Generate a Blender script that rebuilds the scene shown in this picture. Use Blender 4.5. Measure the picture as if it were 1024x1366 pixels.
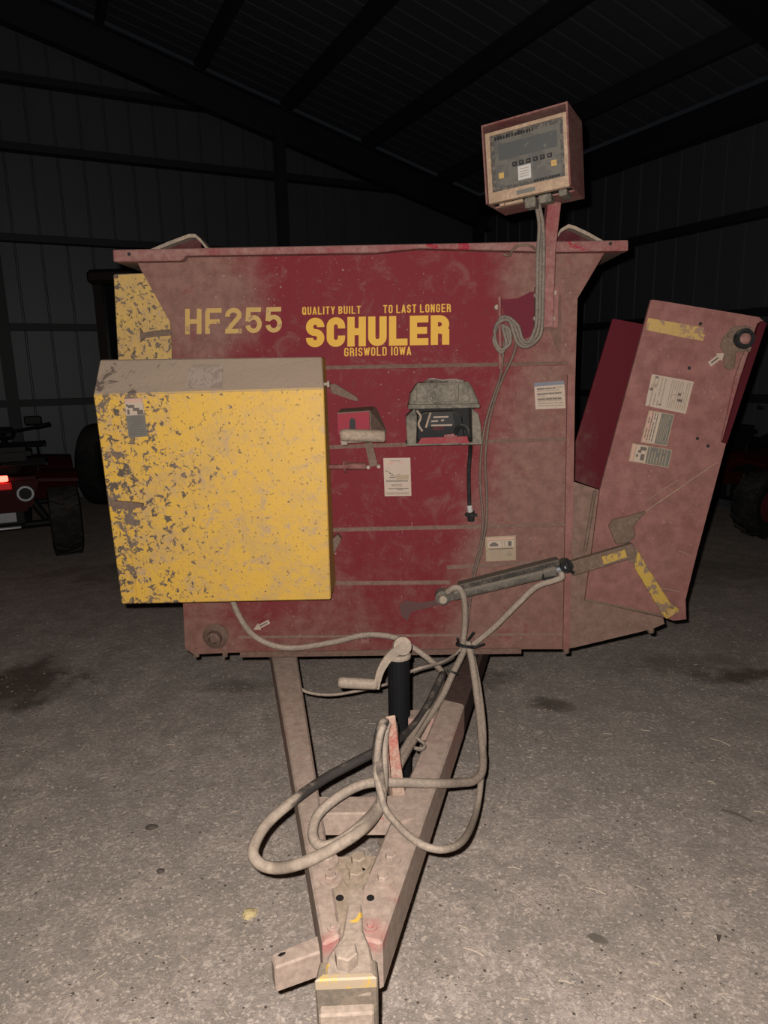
import bpy, math, random
from mathutils import Vector as V, Matrix
random.seed(7)
for o in list(bpy.data.objects): bpy.data.objects.remove(o)
S = bpy.context.scene
COL = S.collection

# ------------------------------------------------------------------ camera, world, flash, exposure
FPX = 900.0
CAM = V((0, -2.5, 1.65))
YAW, PIT, ROL = math.radians(1.5), math.radians(12.0), math.radians(1.1)
FW = V((-math.sin(YAW)*math.cos(PIT), math.cos(YAW)*math.cos(PIT), -math.sin(PIT)))
R0 = V((math.cos(YAW), math.sin(YAW), 0)); U0 = R0.cross(FW)
RT = R0*math.cos(ROL) - U0*math.sin(ROL); UP = U0*math.cos(ROL) + R0*math.sin(ROL)
cd = bpy.data.cameras.new('camera'); cam = bpy.data.objects.new('camera', cd); COL.objects.link(cam)
cd.sensor_fit = 'VERTICAL'; cd.sensor_height = 36.0; cd.lens = FPX/1366*36.0; cd.clip_start = .02; cd.clip_end = 200
M = Matrix((RT, UP, -FW)).transposed().to_4x4(); M.translation = CAM; cam.matrix_world = M
S.camera = cam
w = bpy.data.worlds.new('night'); S.world = w; w.use_nodes = True
w.node_tree.nodes['Background'].inputs[0].default_value = (.75, .85, 1, 1)
w.node_tree.nodes['Background'].inputs[1].default_value = .006
ld = bpy.data.lights.new('camera_flash', 'POINT'); ld.energy = 420; ld.color = (1, .95, .90); ld.shadow_soft_size = .008
lo = bpy.data.objects.new('camera_flash', ld); COL.objects.link(lo); lo.location = CAM - RT*.03 + UP*.035
S.view_settings.view_transform = 'Standard'; S.view_settings.look = 'None'
S.view_settings.exposure = 0.0; S.view_settings.gamma = 1.0; S.view_settings.use_curve_mapping = False

# ------------------------------------------------------------------ helpers
def ray(x, y): return FW + RT*((x-512)/FPX) - UP*((y-683)/FPX)
def P(x, y, Y=None, Z=None):
    """measured point: a photo position lying on the plane y=Y or on the plane z=Z of the place"""
    d = ray(x, y)
    t = (Y-CAM.y)/d.y if Y is not None else (Z-CAM.z)/d.z
    return CAM + d*t

def catmull(pts, n=8):
    pts = [V(p) for p in pts]
    q = [pts[0]*2-pts[1]] + pts + [pts[-1]*2-pts[-2]]
    out = []
    for i in range(1, len(q)-2):
        a, b, c, d = q[i-1], q[i], q[i+1], q[i+2]
        for k in range(n):
            t = k/n
            out.append(.5*((2*b)+(c-a)*t+(2*a-5*b+4*c-d)*t*t+(3*b-a-3*c+d)*t**3))
    out.append(pts[-1]); return out

class MB:
    def __init__(s): s.v = []; s.f = []; s.m = []
    def add(s, vs, fs, mi=0):
        o = len(s.v); s.v += [V(p) for p in vs]
        for f in fs: s.f.append(tuple(i+o for i in f)); s.m.append(mi)
        return s
    def hexa(s, a, mi=0):   # 8 corners: bottom loop 4, top loop 4
        return s.add(a, [(3,2,1,0),(4,5,6,7),(0,1,5,4),(1,2,6,5),(2,3,7,6),(3,0,4,7)], mi)
    def box(s, c, size, rot=None, mi=0):
        c = V(c); x, y, z = [q/2 for q in size]
        p = [V(q) for q in [(-x,-y,-z),(x,-y,-z),(x,y,-z),(-x,y,-z),(-x,-y,z),(x,-y,z),(x,y,z),(-x,y,z)]]
        if rot is not None: p = [rot @ q for q in p]
        return s.hexa([q+c for q in p], mi)
    def bar(s, a, b, w, h, up=V((0,0,1)), mi=0):
        a, b = V(a), V(b); d = (b-a).normalized(); sd = d.cross(up).normalized(); u = sd.cross(d)
        p = []
        for e in (-1, 1):
            for q, k in ((a,-1),(a,1),(b,1),(b,-1)):
                p.append(q + sd*(w/2*k) + u*(h/2*e))
        return s.hexa(p, mi)
    def prism(s, poly, off, mi=0):
        n = len(poly); poly = [V(p) for p in poly]; off = V(off)
        return s.add(poly+[p+off for p in poly], [tuple(range(n)), tuple(range(2*n-1, n-1, -1))]
                     + [(i, i+n, (i+1) % n+n, (i+1) % n) for i in range(n)], mi)
    def tube(s, pts, r, n=10, mi=0, caps=True):
        pts = [V(p) for p in pts]; o = len(s.v); u = None
        for i, p in enumerate(pts):
            t = (pts[min(i+1, len(pts)-1)]-pts[max(i-1, 0)]).normalized()
            if u is None:
                u = t.orthogonal().normalized()
            u = (u - t*u.dot(t)).normalized(); w = t.cross(u)
            rr = r[i] if isinstance(r, (list, tuple)) else r
            for k in range(n):
                a = 2*math.pi*k/n; s.v.append(p + u*(math.cos(a)*rr) + w*(math.sin(a)*rr))
        for i in range(len(pts)-1):
            for k in range(n):
                k2 = (k+1) % n
                s.f.append((o+i*n+k, o+i*n+k2, o+(i+1)*n+k2, o+(i+1)*n+k)); s.m.append(mi)
        if caps:
            s.f.append(tuple(o+k for k in range(n-1, -1, -1))); s.m.append(mi)
            s.f.append(tuple(o+(len(pts)-1)*n+k for k in range(n))); s.m.append(mi)
        return s
    def lathe(s, prof, c, axis, n=24, mi=0, close=True):
        c = V(c); ax = V(axis).normalized(); u = ax.orthogonal().normalized(); w = ax.cross(u); o = len(s.v); m = len(prof)
        for k in range(n):
            a = 2*math.pi*k/n; d = u*math.cos(a)+w*math.sin(a)
            for r, h in prof: s.v.append(c + d*r + ax*h)
        for k in range(n):
            k2 = (k+1) % n
            for i in range(m-1 if not close else m):
                j = (i+1) % m
                s.f.append((o+k*m+i, o+k2*m+i, o+k2*m+j, o+k*m+j)); s.m.append(mi)
        return s
    def build(s, name, mats, parent=None, smooth=False, bevel=0, seg=1, label=None):
        if not isinstance(mats, (list, tuple)): mats = [mats]
        lo = V([min(p[i] for p in s.v) for i in range(3)]); hi = V([max(p[i] for p in s.v) for i in range(3)])
        c = (lo+hi)/2; c.z = lo.z
        me = bpy.data.meshes.new(name); me.from_pydata([tuple(p-c) for p in s.v], [], s.f)
        for m in mats: me.materials.append(m)
        for i, p in enumerate(me.polygons):
            p.material_index = s.m[i]; p.use_smooth = smooth
        me.update()
        import bmesh
        bm = bmesh.new(); bm.from_mesh(me); bmesh.ops.recalc_face_normals(bm, faces=bm.faces)
        if bevel:
            ed = [e for e in bm.edges if len(e.link_faces) == 2 and e.calc_face_angle(0) > .5]
            bmesh.ops.bevel(bm, geom=ed, offset=bevel, segments=seg, affect='EDGES', clamp_overlap=True)
        bm.to_mesh(me); bm.free()
        o = bpy.data.objects.new(name, me); COL.objects.link(o)
        if parent is not None:
            o.parent = parent; o.location = c - WORLD[parent.name]
        else: o.location = c
        WORLD[o.name] = c
        if label: o['label'] = label
        return o
WORLD = {}
def thing(name, label, cat, loc=(0,0,0), group=None):
    o = bpy.data.objects.new(name, None); COL.objects.link(o); o.location = loc; o.empty_display_size = .1
    WORLD[o.name] = V(loc); return tag(o, label, cat, group)
def tag(o, label, cat, group=None, kind=None):
    o['label'] = label; o['category'] = cat
    if group: o['group'] = group
    if kind: o['kind'] = kind
    return o
def struct(o): o['kind'] = 'structure'; return o
def sempty(name, loc):
    o = bpy.data.objects.new(name, None); COL.objects.link(o); o.location = loc; WORLD[o.name] = V(loc); return struct(o)

# ------------------------------------------------------------------ materials
class NT:
    def __init__(s, name, rough=.8, spec=.3, metal=0):
        s.mat = bpy.data.materials.new(name); s.mat.use_nodes = True; s.t = s.mat.node_tree
        s.b = s.t.nodes['Principled BSDF']; s.b.inputs['Roughness'].default_value = rough
        s.b.inputs['Specular IOR Level'].default_value = spec; s.b.inputs['Metallic'].default_value = metal
    def n(s, ty, **kw):
        x = s.t.nodes.new(ty)
        for k, v in kw.items(): setattr(x, k, v)
        return x
    def l(s, a, b): s.t.links.new(a, b)
    def put(s, sock, v):
        if hasattr(v, 'is_linked'): s.l(v, sock)
        else: sock.default_value = v
    def pos(s): return s.n('ShaderNodeNewGeometry').outputs['Position']
    def objc(s): return s.n('ShaderNodeTexCoord').outputs['Object']
    def noise(s, co, scale, detail=5, rough=.6, dist=0):
        x = s.n('ShaderNodeTexNoise'); s.l(co, x.inputs['Vector']); x.inputs['Scale'].default_value = scale
        x.inputs['Detail'].default_value = detail; x.inputs['Roughness'].default_value = rough; x.inputs['Distortion'].default_value = dist
        return x.outputs['Fac']
    def math(s, op, a, b=0.0, c=0.0):
        x = s.n('ShaderNodeMath', operation=op); s.put(x.inputs[0], a); s.put(x.inputs[1], b); s.put(x.inputs[2], c); return x.outputs[0]
    def ss(s, v, lo, hi, a=0.0, b=1.0):
        x = s.n('ShaderNodeMapRange', interpolation_type='SMOOTHSTEP'); s.put(x.inputs[0], v)
        for i, q in enumerate((lo, hi, a, b)): s.put(x.inputs[i+1], q)
        return x.outputs[0]
    def mix(s, f, a, b):
        x = s.n('ShaderNodeMix', data_type='RGBA'); s.put(x.inputs[0], f)
        for i, q in ((6, a), (7, b)):
            if hasattr(q, 'is_linked'): s.l(q, x.inputs[i])
            else: x.inputs[i].default_value = (*q, 1)
        return x.outputs[2]
    def scaled(s, co, sc):
        x = s.n('ShaderNodeMapping'); s.l(co, x.inputs[0]); x.inputs['Scale'].default_value = sc; return x.outputs[0]
    def xyz(s, co):
        x = s.n('ShaderNodeSeparateXYZ'); s.l(co, x.inputs[0]); return x.outputs
    def col(s, c): s.put(s.b.inputs['Base Color'], c if hasattr(c, 'is_linked') else (*c, 1)); return s
    def bump(s, h, st=.3, d=.004):
        x = s.n('ShaderNodeBump'); x.inputs['Strength'].default_value = st; x.inputs['Distance'].default_value = d
        s.l(h, x.inputs['Height']); s.l(x.outputs[0], s.b.inputs['Normal']); return s

def dusty(name, base, dust, amt=.5, grads=(), sc=2.2, chip=None, chip_thr=.66, top=.5, rough=.75, contrast=.16, speck=None, blob=None, mott=0):
    """paint with settled dust: amt 0..1 of dust, grads = (axis, from, to, weight) for where dust has gathered"""
    t = NT(name, max(rough, .7), .12); p = t.pos(); c = t.xyz(p)
    a = t.noise(p, sc, 7, .65, .3); b = t.noise(p, sc*9, 5, .7); f = t.noise(p, sc*60, 3, .6)
    v = t.math('MULTIPLY_ADD', a, .62, t.math('MULTIPLY', b, .28)); v = t.math('MULTIPLY_ADD', f, .1, v)
    for ax, lo, hi, wgt in grads:
        v = t.math('MULTIPLY_ADD', t.ss(c[ax], lo, hi), wgt, v)
    if blob:
        for (bx, by, bz, r, wgt) in blob:
            d = t.n('ShaderNodeVectorMath', operation='DISTANCE'); t.l(p, d.inputs[0]); d.inputs[1].default_value = (bx, by, bz)
            v = t.math('MULTIPLY_ADD', t.ss(d.outputs['Value'], r, r*.25), wgt, v)
    nz = t.xyz(t.n('ShaderNodeNewGeometry').outputs['Normal'])[2]
    v = t.math('MULTIPLY_ADD', t.ss(nz, .25, .9), top, v)
    fac = t.ss(v, .5+contrast-(amt-.5)*.5, .5-contrast-(amt-.5)*.5, 1, 0) if False else t.ss(v, .5-contrast-(amt-.5)*.6, .5+contrast-(amt-.5)*.6)
    d2 = t.mix(t.ss(b, .3, .7), tuple(q*.78 for q in dust), tuple(q*1.15 for q in dust))
    col = t.mix(fac, base, d2)
    if chip:
        g = t.noise(p, 9, 6, .7, .6); col = t.mix(t.ss(g, chip_thr, chip_thr+.03), col, chip)
    if speck:
        g = t.noise(p, 85, 3, .5, .3); col = t.mix(t.math('MULTIPLY', t.ss(g, .66, .72), t.ss(a, .35, .6)), col, speck)
    if mott:
        g = t.noise(p, 11, 8, .75, .8); k = t.noise(p, 34, 5, .7, .4)
        col = t.mix(t.math('MULTIPLY', t.ss(g, .50, .72), .55*mott), col, dust)
        col = t.mix(t.math('MULTIPLY', t.ss(g, .46, .30), .45*mott), col, base)
        col = t.mix(t.math('MULTIPLY', t.ss(k, .60, .70), .35*mott), col, tuple(q*.45 for q in dust))
    t.col(col).bump(t.math('MULTIPLY_ADD', fac, .5, b), .25, .003)
    return t.mat

DUST = (.112, .057, .045); RED = (.078, .006, .010)
m_panel = dusty('red_paint_panel', (.088, .0072, .0112), DUST, .2, sc=2.3, rough=.62, contrast=.2, speck=(.16, .11, .095), mott=1,
                grads=((0, .08, .5, .3), (0, -.55, -.95, .24), (2, 1.35, .75, .08), (2, .8, .55, .12)),
                blob=((.0, 0, 1.95, .75, -.22), (-.66, 0, 1.93, .34, .3), (.45, 0, 2.0, .3, .15), (.0, 0, 1.2, .5, -.06), (.6, 0, .75, .5, .2)))
m_rail = dusty('red_paint_rail', (.12, .024, .027), (.142, .075, .064), .55, sc=5, chip=(.15, .012, .02), chip_thr=.64, rough=.65)
m_chute = dusty('red_paint_chute', (.118, .034, .033), (.132, .060, .051), .72, mott=.5, sc=2.2, chip=(.10, .010, .016), chip_thr=.69, rough=.65, contrast=.22, speck=(.2, .13, .11),
                blob=((.78, 0, .78, .35, .25),))
m_red_clean = dusty('red_paint_clean', (.034, .0025, .005), (.06, .03, .025), .12, sc=3, top=.2, rough=.5, grads=((0, 1.02, .82, .2),))
m_rearplate = dusty('red_paint_rear_plate', (.062, .0045, .009), (.08, .036, .03), .0, sc=3, top=.2, rough=.5, grads=((0, .96, .80, .25),))
m_tub = dusty('red_paint_tub', (.08, .01, .013), (.1, .065, .05), .5, sc=2)
m_beam = dusty('red_paint_drawbar', (.25, .085, .078), (.225, .168, .135), .66, sc=5, blob=((-.158, -1.334, .5, .06, -.4), (-.067, -1.30, .5, .07, -.4), (-.03, -1.2, .5, .05, -.3), (.12, -.55, .5, .2, -.12)), chip=(.24, .055, .055), chip_thr=.655, top=.12, contrast=.2, mott=.35, grads=((1, -.4, -1.0, .22),))
m_steel_dust = dusty('dusty_steel', (.12, .10, .085), (.2, .15, .11), .6, sc=8)
m_hitch = dusty('dusty_hitch_steel', (.19, .142, .108), (.215, .165, .13), .6, sc=8, chip=(.38, .235, .04), chip_thr=.60)
m_hose = dusty('dusty_hose_rubber', (.13, .105, .085), (.21, .165, .13), .5, sc=12, top=.25)
m_hose_dark = dusty('dark_hose_rubber', (.02, .018, .017), (.19, .15, .12), .4, sc=7, top=.3)
m_cyl = dusty('dusty_cylinder', (.045, .04, .035), (.1, .083, .065), .5, sc=14, contrast=.12)
m_cyl_dark = dusty('dark_cylinder_cover', (.022, .019, .017), (.075, .06, .047), .45, sc=18, contrast=.1)
m_grey_dust = dusty('grey_dust_plastic', (.022, .021, .018), (.1, .085, .066), .6, sc=9, top=.6, contrast=.14)
m_blackplastic = dusty('black_plastic', (.008, .008, .008), (.05, .045, .035), .22, sc=14, top=.4, rough=.5)
m_jack = dusty('black_jack_paint', (.004, .004, .0045), (.03, .025, .02), .14, sc=10, top=.3, rough=.4)
m_mud = dusty('caked_mud', (.07, .046, .034), (.108, .072, .053), .5, sc=10)
m_pale = dusty('pale_dusty_metal', (.17, .135, .105), (.23, .18, .14), .5, sc=10)
m_tan = dusty('tan_bezel', (.16, .108, .07), (.225, .158, .108), .5, sc=10)
m_monred = dusty('red_monitor_housing', (.08, .018, .018), (.115, .062, .052), .55, sc=9, top=.2)

def yellow(name, lo, hi, t0, t1, colr=(.335, .195, .024), dusted=.0):
    t = NT(name, .6); p = t.pos(); c = t.xyz(p)
    low = t.noise(p, 3.2, 4, .6)
    g = t.ss(t.math('MULTIPLY_ADD', low, .5, t.math('SUBTRACT', c[0], .25)), lo, hi)       # splatter thins out away from the wheel side
    n1 = t.noise(p, 48, 4, .62, .7); n2 = t.noise(p, 15, 6, .72, .6); n3 = t.noise(p, 85, 3, .5, .2)
    thr = t.math('MULTIPLY_ADD', g, t1-t0, t0)
    s1 = t.ss(t.math('SUBTRACT', n1, thr), .015, .05); s2 = t.ss(t.math('SUBTRACT', n2, t.math('ADD', thr, .045)), .02, .05)
    s3 = t.math('MULTIPLY', t.ss(n3, .63, .67), t.ss(n2, .40, .52))
    sp = t.math('MAXIMUM', s1, t.math('MAXIMUM', s2, s3))
    film = t.noise(p, 6, 8, .75, .4)
    base = t.mix(t.ss(film, .42-dusted, .75-dusted), colr, (.25, .155, .055))
    sm = t.noise(p, 20, 6, .8, 1.0)
    base = t.mix(t.math('MULTIPLY', t.ss(sm, .50, .66), .8), base, (.215, .145, .09))
    col = t.mix(sp, base, t.mix(t.ss(n2, .35, .65), (.048, .034, .024), (.082, .058, .043)))
    nz = t.xyz(t.n('ShaderNodeNewGeometry').outputs['Normal'])[2]
    col = t.mix(t.ss(nz, .2, .4), col, t.mix(t.math('MULTIPLY', t.ss(t.math('SUBTRACT', n2, thr), .05, .09), .9), t.mix(film, (.165, .12, .088), (.2, .15, .11)), (.06, .044, .036)))
    t.col(col).bump(t.math('ADD', sp, n3), .3, .004); return t.mat
m_yellow = yellow('yellow_guard_paint', -1.10, -.36, .498, .665)
m_yellow2 = yellow('yellow_shield_paint', -3, 0, .53, .56, colr=(.31, .195, .045), dusted=.08)
def worn(name, c, d, thr, sc=30):
    t = NT(name, .65); p = t.pos(); n = t.noise(p, sc, 6, .7, .5); b = t.noise(p, 6, 4)
    t.col(t.mix(t.ss(n, thr, thr+.06), t.mix(b, tuple(q*.85 for q in c), c), d)); return t.mat
m_decal = worn('yellow_decal', (.36, .195, .010), (.2, .1, .03), .64)
m_decal_worn = worn('worn_yellow_decal', (.27, .165, .045), (.12, .065, .045), .57, 18)
m_tape = worn('worn_yellow_tape', (.26, .165, .05), (.15, .09, .055), .50, 34)
m_yelstrip = worn('yellow_strip_paint', (.27, .17, .03), (.12, .078, .05), .49, 26)
def flat(name, c, rough=.7, spec=.3, metal=0):
    t = NT(name, rough, spec, metal); p = t.objc(); n = t.noise(p, 30, 4)
    t.col(t.mix(n, tuple(q*.8 for q in c), tuple(min(1, q*1.2) for q in c))); return t.mat
m_paper = worn('sticker_paper', (.255, .195, .15), (.14, .1, .075), .60, 40)
m_paper2 = worn('sticker_paper_yellowed', (.19, .14, .09), (.115, .082, .06), .57, 50)
m_paper_white = flat('white_tag_paper', (.24, .225, .21))
m_ink = flat('sticker_ink', (.062, .048, .038))
m_ink_soft = flat('sticker_ink_faded', (.16, .12, .09))
m_ink_grey = flat('sticker_grey_block', (.072, .066, .055))
m_ink_blue = flat('sticker_blue_header', (.085, .085, .1))
m_ink_red = flat('sticker_red_faded', (.26, .16, .12))
m_blackhole = flat('dark_hole', (.004, .003, .003))
m_screen = worn('dusty_dark_screen', (.036, .036, .034), (.07, .066, .055), .6, 30)
m_monface = worn('dusty_monitor_face', (.064, .058, .048), (.045, .041, .036), .48, 25)
m_monborder = worn('monitor_face_border', (.032, .029, .026), (.075, .06, .045), .5, 90)
m_wall = None
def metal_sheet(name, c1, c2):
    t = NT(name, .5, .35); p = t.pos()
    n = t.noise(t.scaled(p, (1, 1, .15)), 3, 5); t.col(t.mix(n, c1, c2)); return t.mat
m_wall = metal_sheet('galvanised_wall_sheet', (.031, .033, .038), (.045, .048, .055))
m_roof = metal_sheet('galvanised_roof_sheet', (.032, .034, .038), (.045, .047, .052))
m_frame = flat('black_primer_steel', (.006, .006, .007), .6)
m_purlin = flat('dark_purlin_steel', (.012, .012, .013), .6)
m_tyre = dusty('tyre_rubber', (.008, .008, .008), (.03, .026, .023), .35, sc=12, rough=.8)
m_atvred = flat('atv_red_plastic', (.026, .002, .0025), .6, .12)
m_atvblack = flat('atv_black_plastic', (.004, .004, .004), .6, .15)
m_chrome = flat('worn_chrome', (.16, .16, .165), .4, .3, .5)
m_rimred = flat('red_wheel_rim', (.06, .008, .01), .5)
m_tractor = flat('tractor_dark_brown', (.014, .010, .007), .5)
m_glassdark = flat('tractor_window_glass', (.006, .007, .008), .15, .5)
t = NT('tail_lamp_flash_return', .4); t.col((.5, .01, .01)); t.b.inputs['Emission Color'].default_value = (1, .06, .04, 1); t.b.inputs['Emission Strength'].default_value = 9; m_tail = t.mat  # flash thrown back by the tail lamp, put in as emission
t = NT('tail_lamp_lens', .2); t.col((.3, .01, .012)); t.b.inputs['Emission Color'].default_value = (1, .02, .02, 1); t.b.inputs['Emission Strength'].default_value = .16; m_lens = t.mat  # weak flash return of the lower lens, also emission

def floor_mat():
    t = NT('dusty_dirt_floor', .9, .2); p = t.pos()
    a = t.noise(p, .7, 6, .6, .4); b = t.noise(p, 6, 7, .7, .3); c = t.noise(p, 55, 5, .7, .6); d = t.noise(p, 160, 3, .6)
    col = t.mix(t.ss(a, .35, .65), (.265, .218, .187), (.355, .285, .245))
    col = t.mix(t.ss(b, .35, .7), tuple([.225, .188, .162]), col)
    col = t.mix(t.math('MULTIPLY', t.ss(c, .52, .42), .55), col, (.17, .145, .12))
    flake = t.math('MULTIPLY', t.ss(t.noise(p, 38, 5, .65, 1.2), .55, .62), t.ss(b, .36, .58))
    col = t.mix(t.math('MULTIPLY', flake, .7), col, (.46, .39, .335))
    fl2 = t.ss(t.noise(p, 75, 4, .6, .8), .60, .65)
    col = t.mix(t.math('MULTIPLY', fl2, .7), col, (.48, .41, .355))
    col = t.mix(t.ss(d, .62, .7), col, (.46, .40, .34))
    # oil and damp stains, each with a place of its own
    stain = None
    xyz = t.xyz(p)
    wob = t.noise(p, 3.5, 5, .65)
    for q, rx, ry, s in [((18, 915), .45, .42, .85), ((985, 902), .30, .12, .8), ((735, 940), .16, .09, .75), ((320, 915), .28, .10, .45), ((905, 885), .6, .2, .35), ((250, 760), 1.5, .6, .45), ((870, 760), 2.0, .5, .4), ((645, 905), .2, .2, .6)]:
        g = P(*q, Z=0)
        dx = t.math('DIVIDE', t.math('SUBTRACT', xyz[0], g.x), rx); dy = t.math('DIVIDE', t.math('SUBTRACT', xyz[1], g.y), ry)
        r = t.math('SQRT', t.math('ADD', t.math('MULTIPLY', dx, dx), t.math('MULTIPLY', dy, dy)))
        v = t.math('MULTIPLY', t.ss(t.math('MULTIPLY_ADD', wob, 2.6, t.math('SUBTRACT', r, 1.3)), 1.0, .25), s)
        stain = v if stain is None else t.math('MAXIMUM', stain, v)
    col = t.mix(stain, col, (.06, .043, .03))
    t.col(col); t.bump(t.math('MULTIPLY_ADD', c, .7, t.math('MULTIPLY_ADD', b, .8, t.math('MULTIPLY', d, .3))), .55, .012); return t.mat
m_floor = floor_mat()

# ------------------------------------------------------------------ the barn
BD = V((-.469, .883, 0)).normalized(); BN = V((-BD.y, BD.x, 0))      # depth along the side wall, left along the back wall
BC = V((1.364, 9.441, 0))                                             # back right corner
def barn(u, v, z): return BC + BN*u - BD*v + V((0, 0, z))             # u left along the back wall, v towards the viewer
EAVE, SLOPE, RIDGE = 4.2, .265, 8.6
def roofz(u): return EAVE + SLOPE*u if u <= RIDGE else EAVE + SLOPE*(2*RIDGE-u)
b = MB(); W_ = 22
b.add([(-W_,-8,0),(W_,-8,0),(W_,16,0),(-W_,16,0),(-W_,-8,-.1),(W_,-8,-.1),(W_,16,-.1),(-W_,16,-.1)], [(0,1,2,3),(7,6,5,4),(0,4,5,1),(1,5,6,2),(2,6,7,3),(3,7,4,0)])
struct(b.build('floor', m_floor))
# corrugated wall sheets, .9 m each with raised ribs every .3 m
def sheet(fn, u0, u1, ztop):
    prof = []
    k = 0
    u = u0
    while u < u1-1e-6:
        prof += [(u, 0), (u+.27, 0), (u+.278, -.014), (u+.292, -.014)]; u += .3
    prof.append((u1, 0)); b = MB(); vs = []
    for (q, h) in prof:
        vs += [fn(q, h, 0), fn(q, h, ztop(q))]
    b.add(vs, [(2*i, 2*i+2, 2*i+3, 2*i+1) for i in range(len(prof)-1)]); return b
wb = sempty('wall_back', barn(7, 0, 0))
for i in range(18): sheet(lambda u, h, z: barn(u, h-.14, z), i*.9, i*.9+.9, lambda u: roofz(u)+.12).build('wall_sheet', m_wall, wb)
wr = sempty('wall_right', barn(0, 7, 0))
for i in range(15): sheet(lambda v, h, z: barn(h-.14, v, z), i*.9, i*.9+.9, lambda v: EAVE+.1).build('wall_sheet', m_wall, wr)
for z, u1 in ((5.11, 14), (4.35, 16.2), (3.31, 16.2), (2.25, 16.2), (1.30, 16.2), (.2, 16.2)):
    u0 = max(0, (z-EAVE)/SLOPE)
    MB().bar(barn(u0, -.03, z), barn(2*RIDGE-u0 if u0 else u1, -.03, z), .16, .085).build('girt', m_frame, wb)
for z in (3.14, 2.155, 1.26, .2):
    MB().bar(barn(-.03, 0, z), barn(-.03, 13.5, z), .16, .085).build('girt', m_frame, wr)
ce = sempty('ceiling', barn(6, 6, 6))
for i in range(13):
    v0 = -.15+i*.95
    for (ua, ub) in ((-.1, RIDGE), (RIDGE, 2*RIDGE)):
        prof = []
        for k in range(4):
            vv = v0+k*.2375; prof += [(vv, 0), (vv+.19, 0), (vv+.2, .008), (vv+.225, .008)]
        prof.append((v0+.95, 0)); vs = []
        for q, h in prof: vs += [barn(ua, q, roofz(ua)+.3+h), barn(ub, q, roofz(ub)+.3+h)]
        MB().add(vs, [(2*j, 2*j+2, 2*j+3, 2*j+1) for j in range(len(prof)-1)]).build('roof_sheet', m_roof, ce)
for u in (.72, 2.05, 3.30, 4.47, 5.66, 6.85, 8.1):
    MB().bar(barn(u, -.1, roofz(u)+.18), barn(u, 12, roofz(u)+.18), .07, .21).build('purlin', m_purlin, ce)
def rafter(v, name, d=.42, wd=.16):
    b = MB()
    for e in (-1, 1):   # I-beam: two flanges and a web
        b.bar(barn(-.1, v, roofz(-.1)-.13+e*d/2), barn(RIDGE, v, roofz(RIDGE)-.13+e*d/2), wd, .025)
    b.bar(barn(-.1, v, roofz(-.1)-.13), barn(RIDGE, v, roofz(RIDGE)-.13), .02, d)
    b.bar(barn(RIDGE, v, roofz(RIDGE)-.13), barn(2*RIDGE, v, roofz(0)-.13), wd, d)
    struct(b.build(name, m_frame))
rafter(.12, 'trim_1'); rafter(5.9, 'trim_2', .45, .2)
struct(MB().bar(barn(.04, 0, EAVE-.02), barn(.04, 12.5, EAVE-.02), .2, .3).build('trim_3', m_frame))
def column(u, v, h, name, along='u'):
    b = MB(); wdt = .14
    b.box(barn(u, v, h/2), (wdt, .02, h), Matrix.Rotation(math.atan2(BN.y, BN.x), 3, 'Z'))
    b.box(barn(u, v+.12, h/2), (wdt, .02, h), Matrix.Rotation(math.atan2(BN.y, BN.x), 3, 'Z'))
    b.box(barn(u, v+.06, h/2), (.02, .12, h), Matrix.Rotation(math.atan2(BN.y, BN.x), 3, 'Z'))
    struct(b.build(name, m_frame))
column(3.46, .08, 4.95, 'trim_4'); column(.12, .08, 4.05, 'trim_5'); column(7.12, .08, 5.8, 'trim_6'); column(.1, 5.85, 3.9, 'trim_7')

# ------------------------------------------------------------------ the feed mixer wagon
root = thing('feed_mixer_wagon', 'dusty red feed mixer wagon with a speckled yellow guard and two-beam drawbar', 'feed mixer', (-.1, 0, 0))
fY = 0.0
outline = [(188,360),(228,432),(231,476),(244,806),(247,865),(258,873),(300,871),(330,870),(560,868),(695,866),(757,866),(765,640),(767,500),(770,398),(806,337),(803,330),(500,331),(200,338),(181,345)]
pts = [P(x, y, Y=fY) for x, y in outline]
fp = MB().prism(pts, (0, .012, 0)).build('front_panel', m_panel, root)
# tub behind the panel
TUBL = 2.7
def ext(poly, name, mt, th): MB().prism(poly, th).build(name, mt, root)
Lp = [P(188,360,Y=.012), P(228,432,Y=.012), P(247,865,Y=.012)]; Rp = [P(806,337,Y=.012), P(770,398,Y=.012), P(757,866,Y=.012)]
def skin(line, name, sgn):
    b = MB(); n = len(line); vs = []
    for yy in (0, TUBL):
        for p in line: vs.append(p+V((0, yy, 0)))
        for p in line: vs.append(p+V((sgn*.012, yy, 0)))
    fs = []
    for i in range(n-1):
        fs += [(i, i+1, 2*n+i+1, 2*n+i), (n+i, 3*n+i, 3*n+i+1, n+i+1)]
        for o in (0, 2*n): fs += [(o+i, o+n+i, o+n+i+1, o+i+1)]
    fs += [(0, 2*n, 3*n, n), (n-1, 2*n-1, 4*n-1, 3*n-1)]
    b.add(vs, fs).build(name, m_tub, root)
skin(Lp, 'tub_wall', 1); skin(Rp, 'tub_wall', -1)
rp = [V((p.x, TUBL+.02, p.z)) for p in (Lp+Rp[::-1])]
MB().prism(rp, (0, .012, 0)).build('rear_panel', m_tub, root)
MB().prism([Lp[2]+V((.012,0,0)), Rp[2]-V((.012,0,0)), Rp[2]+V((-.012,TUBL,0)), Lp[2]+V((.012,TUBL,0))], (0, 0, .012)).build('tub_floor', m_tub, root)
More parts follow.
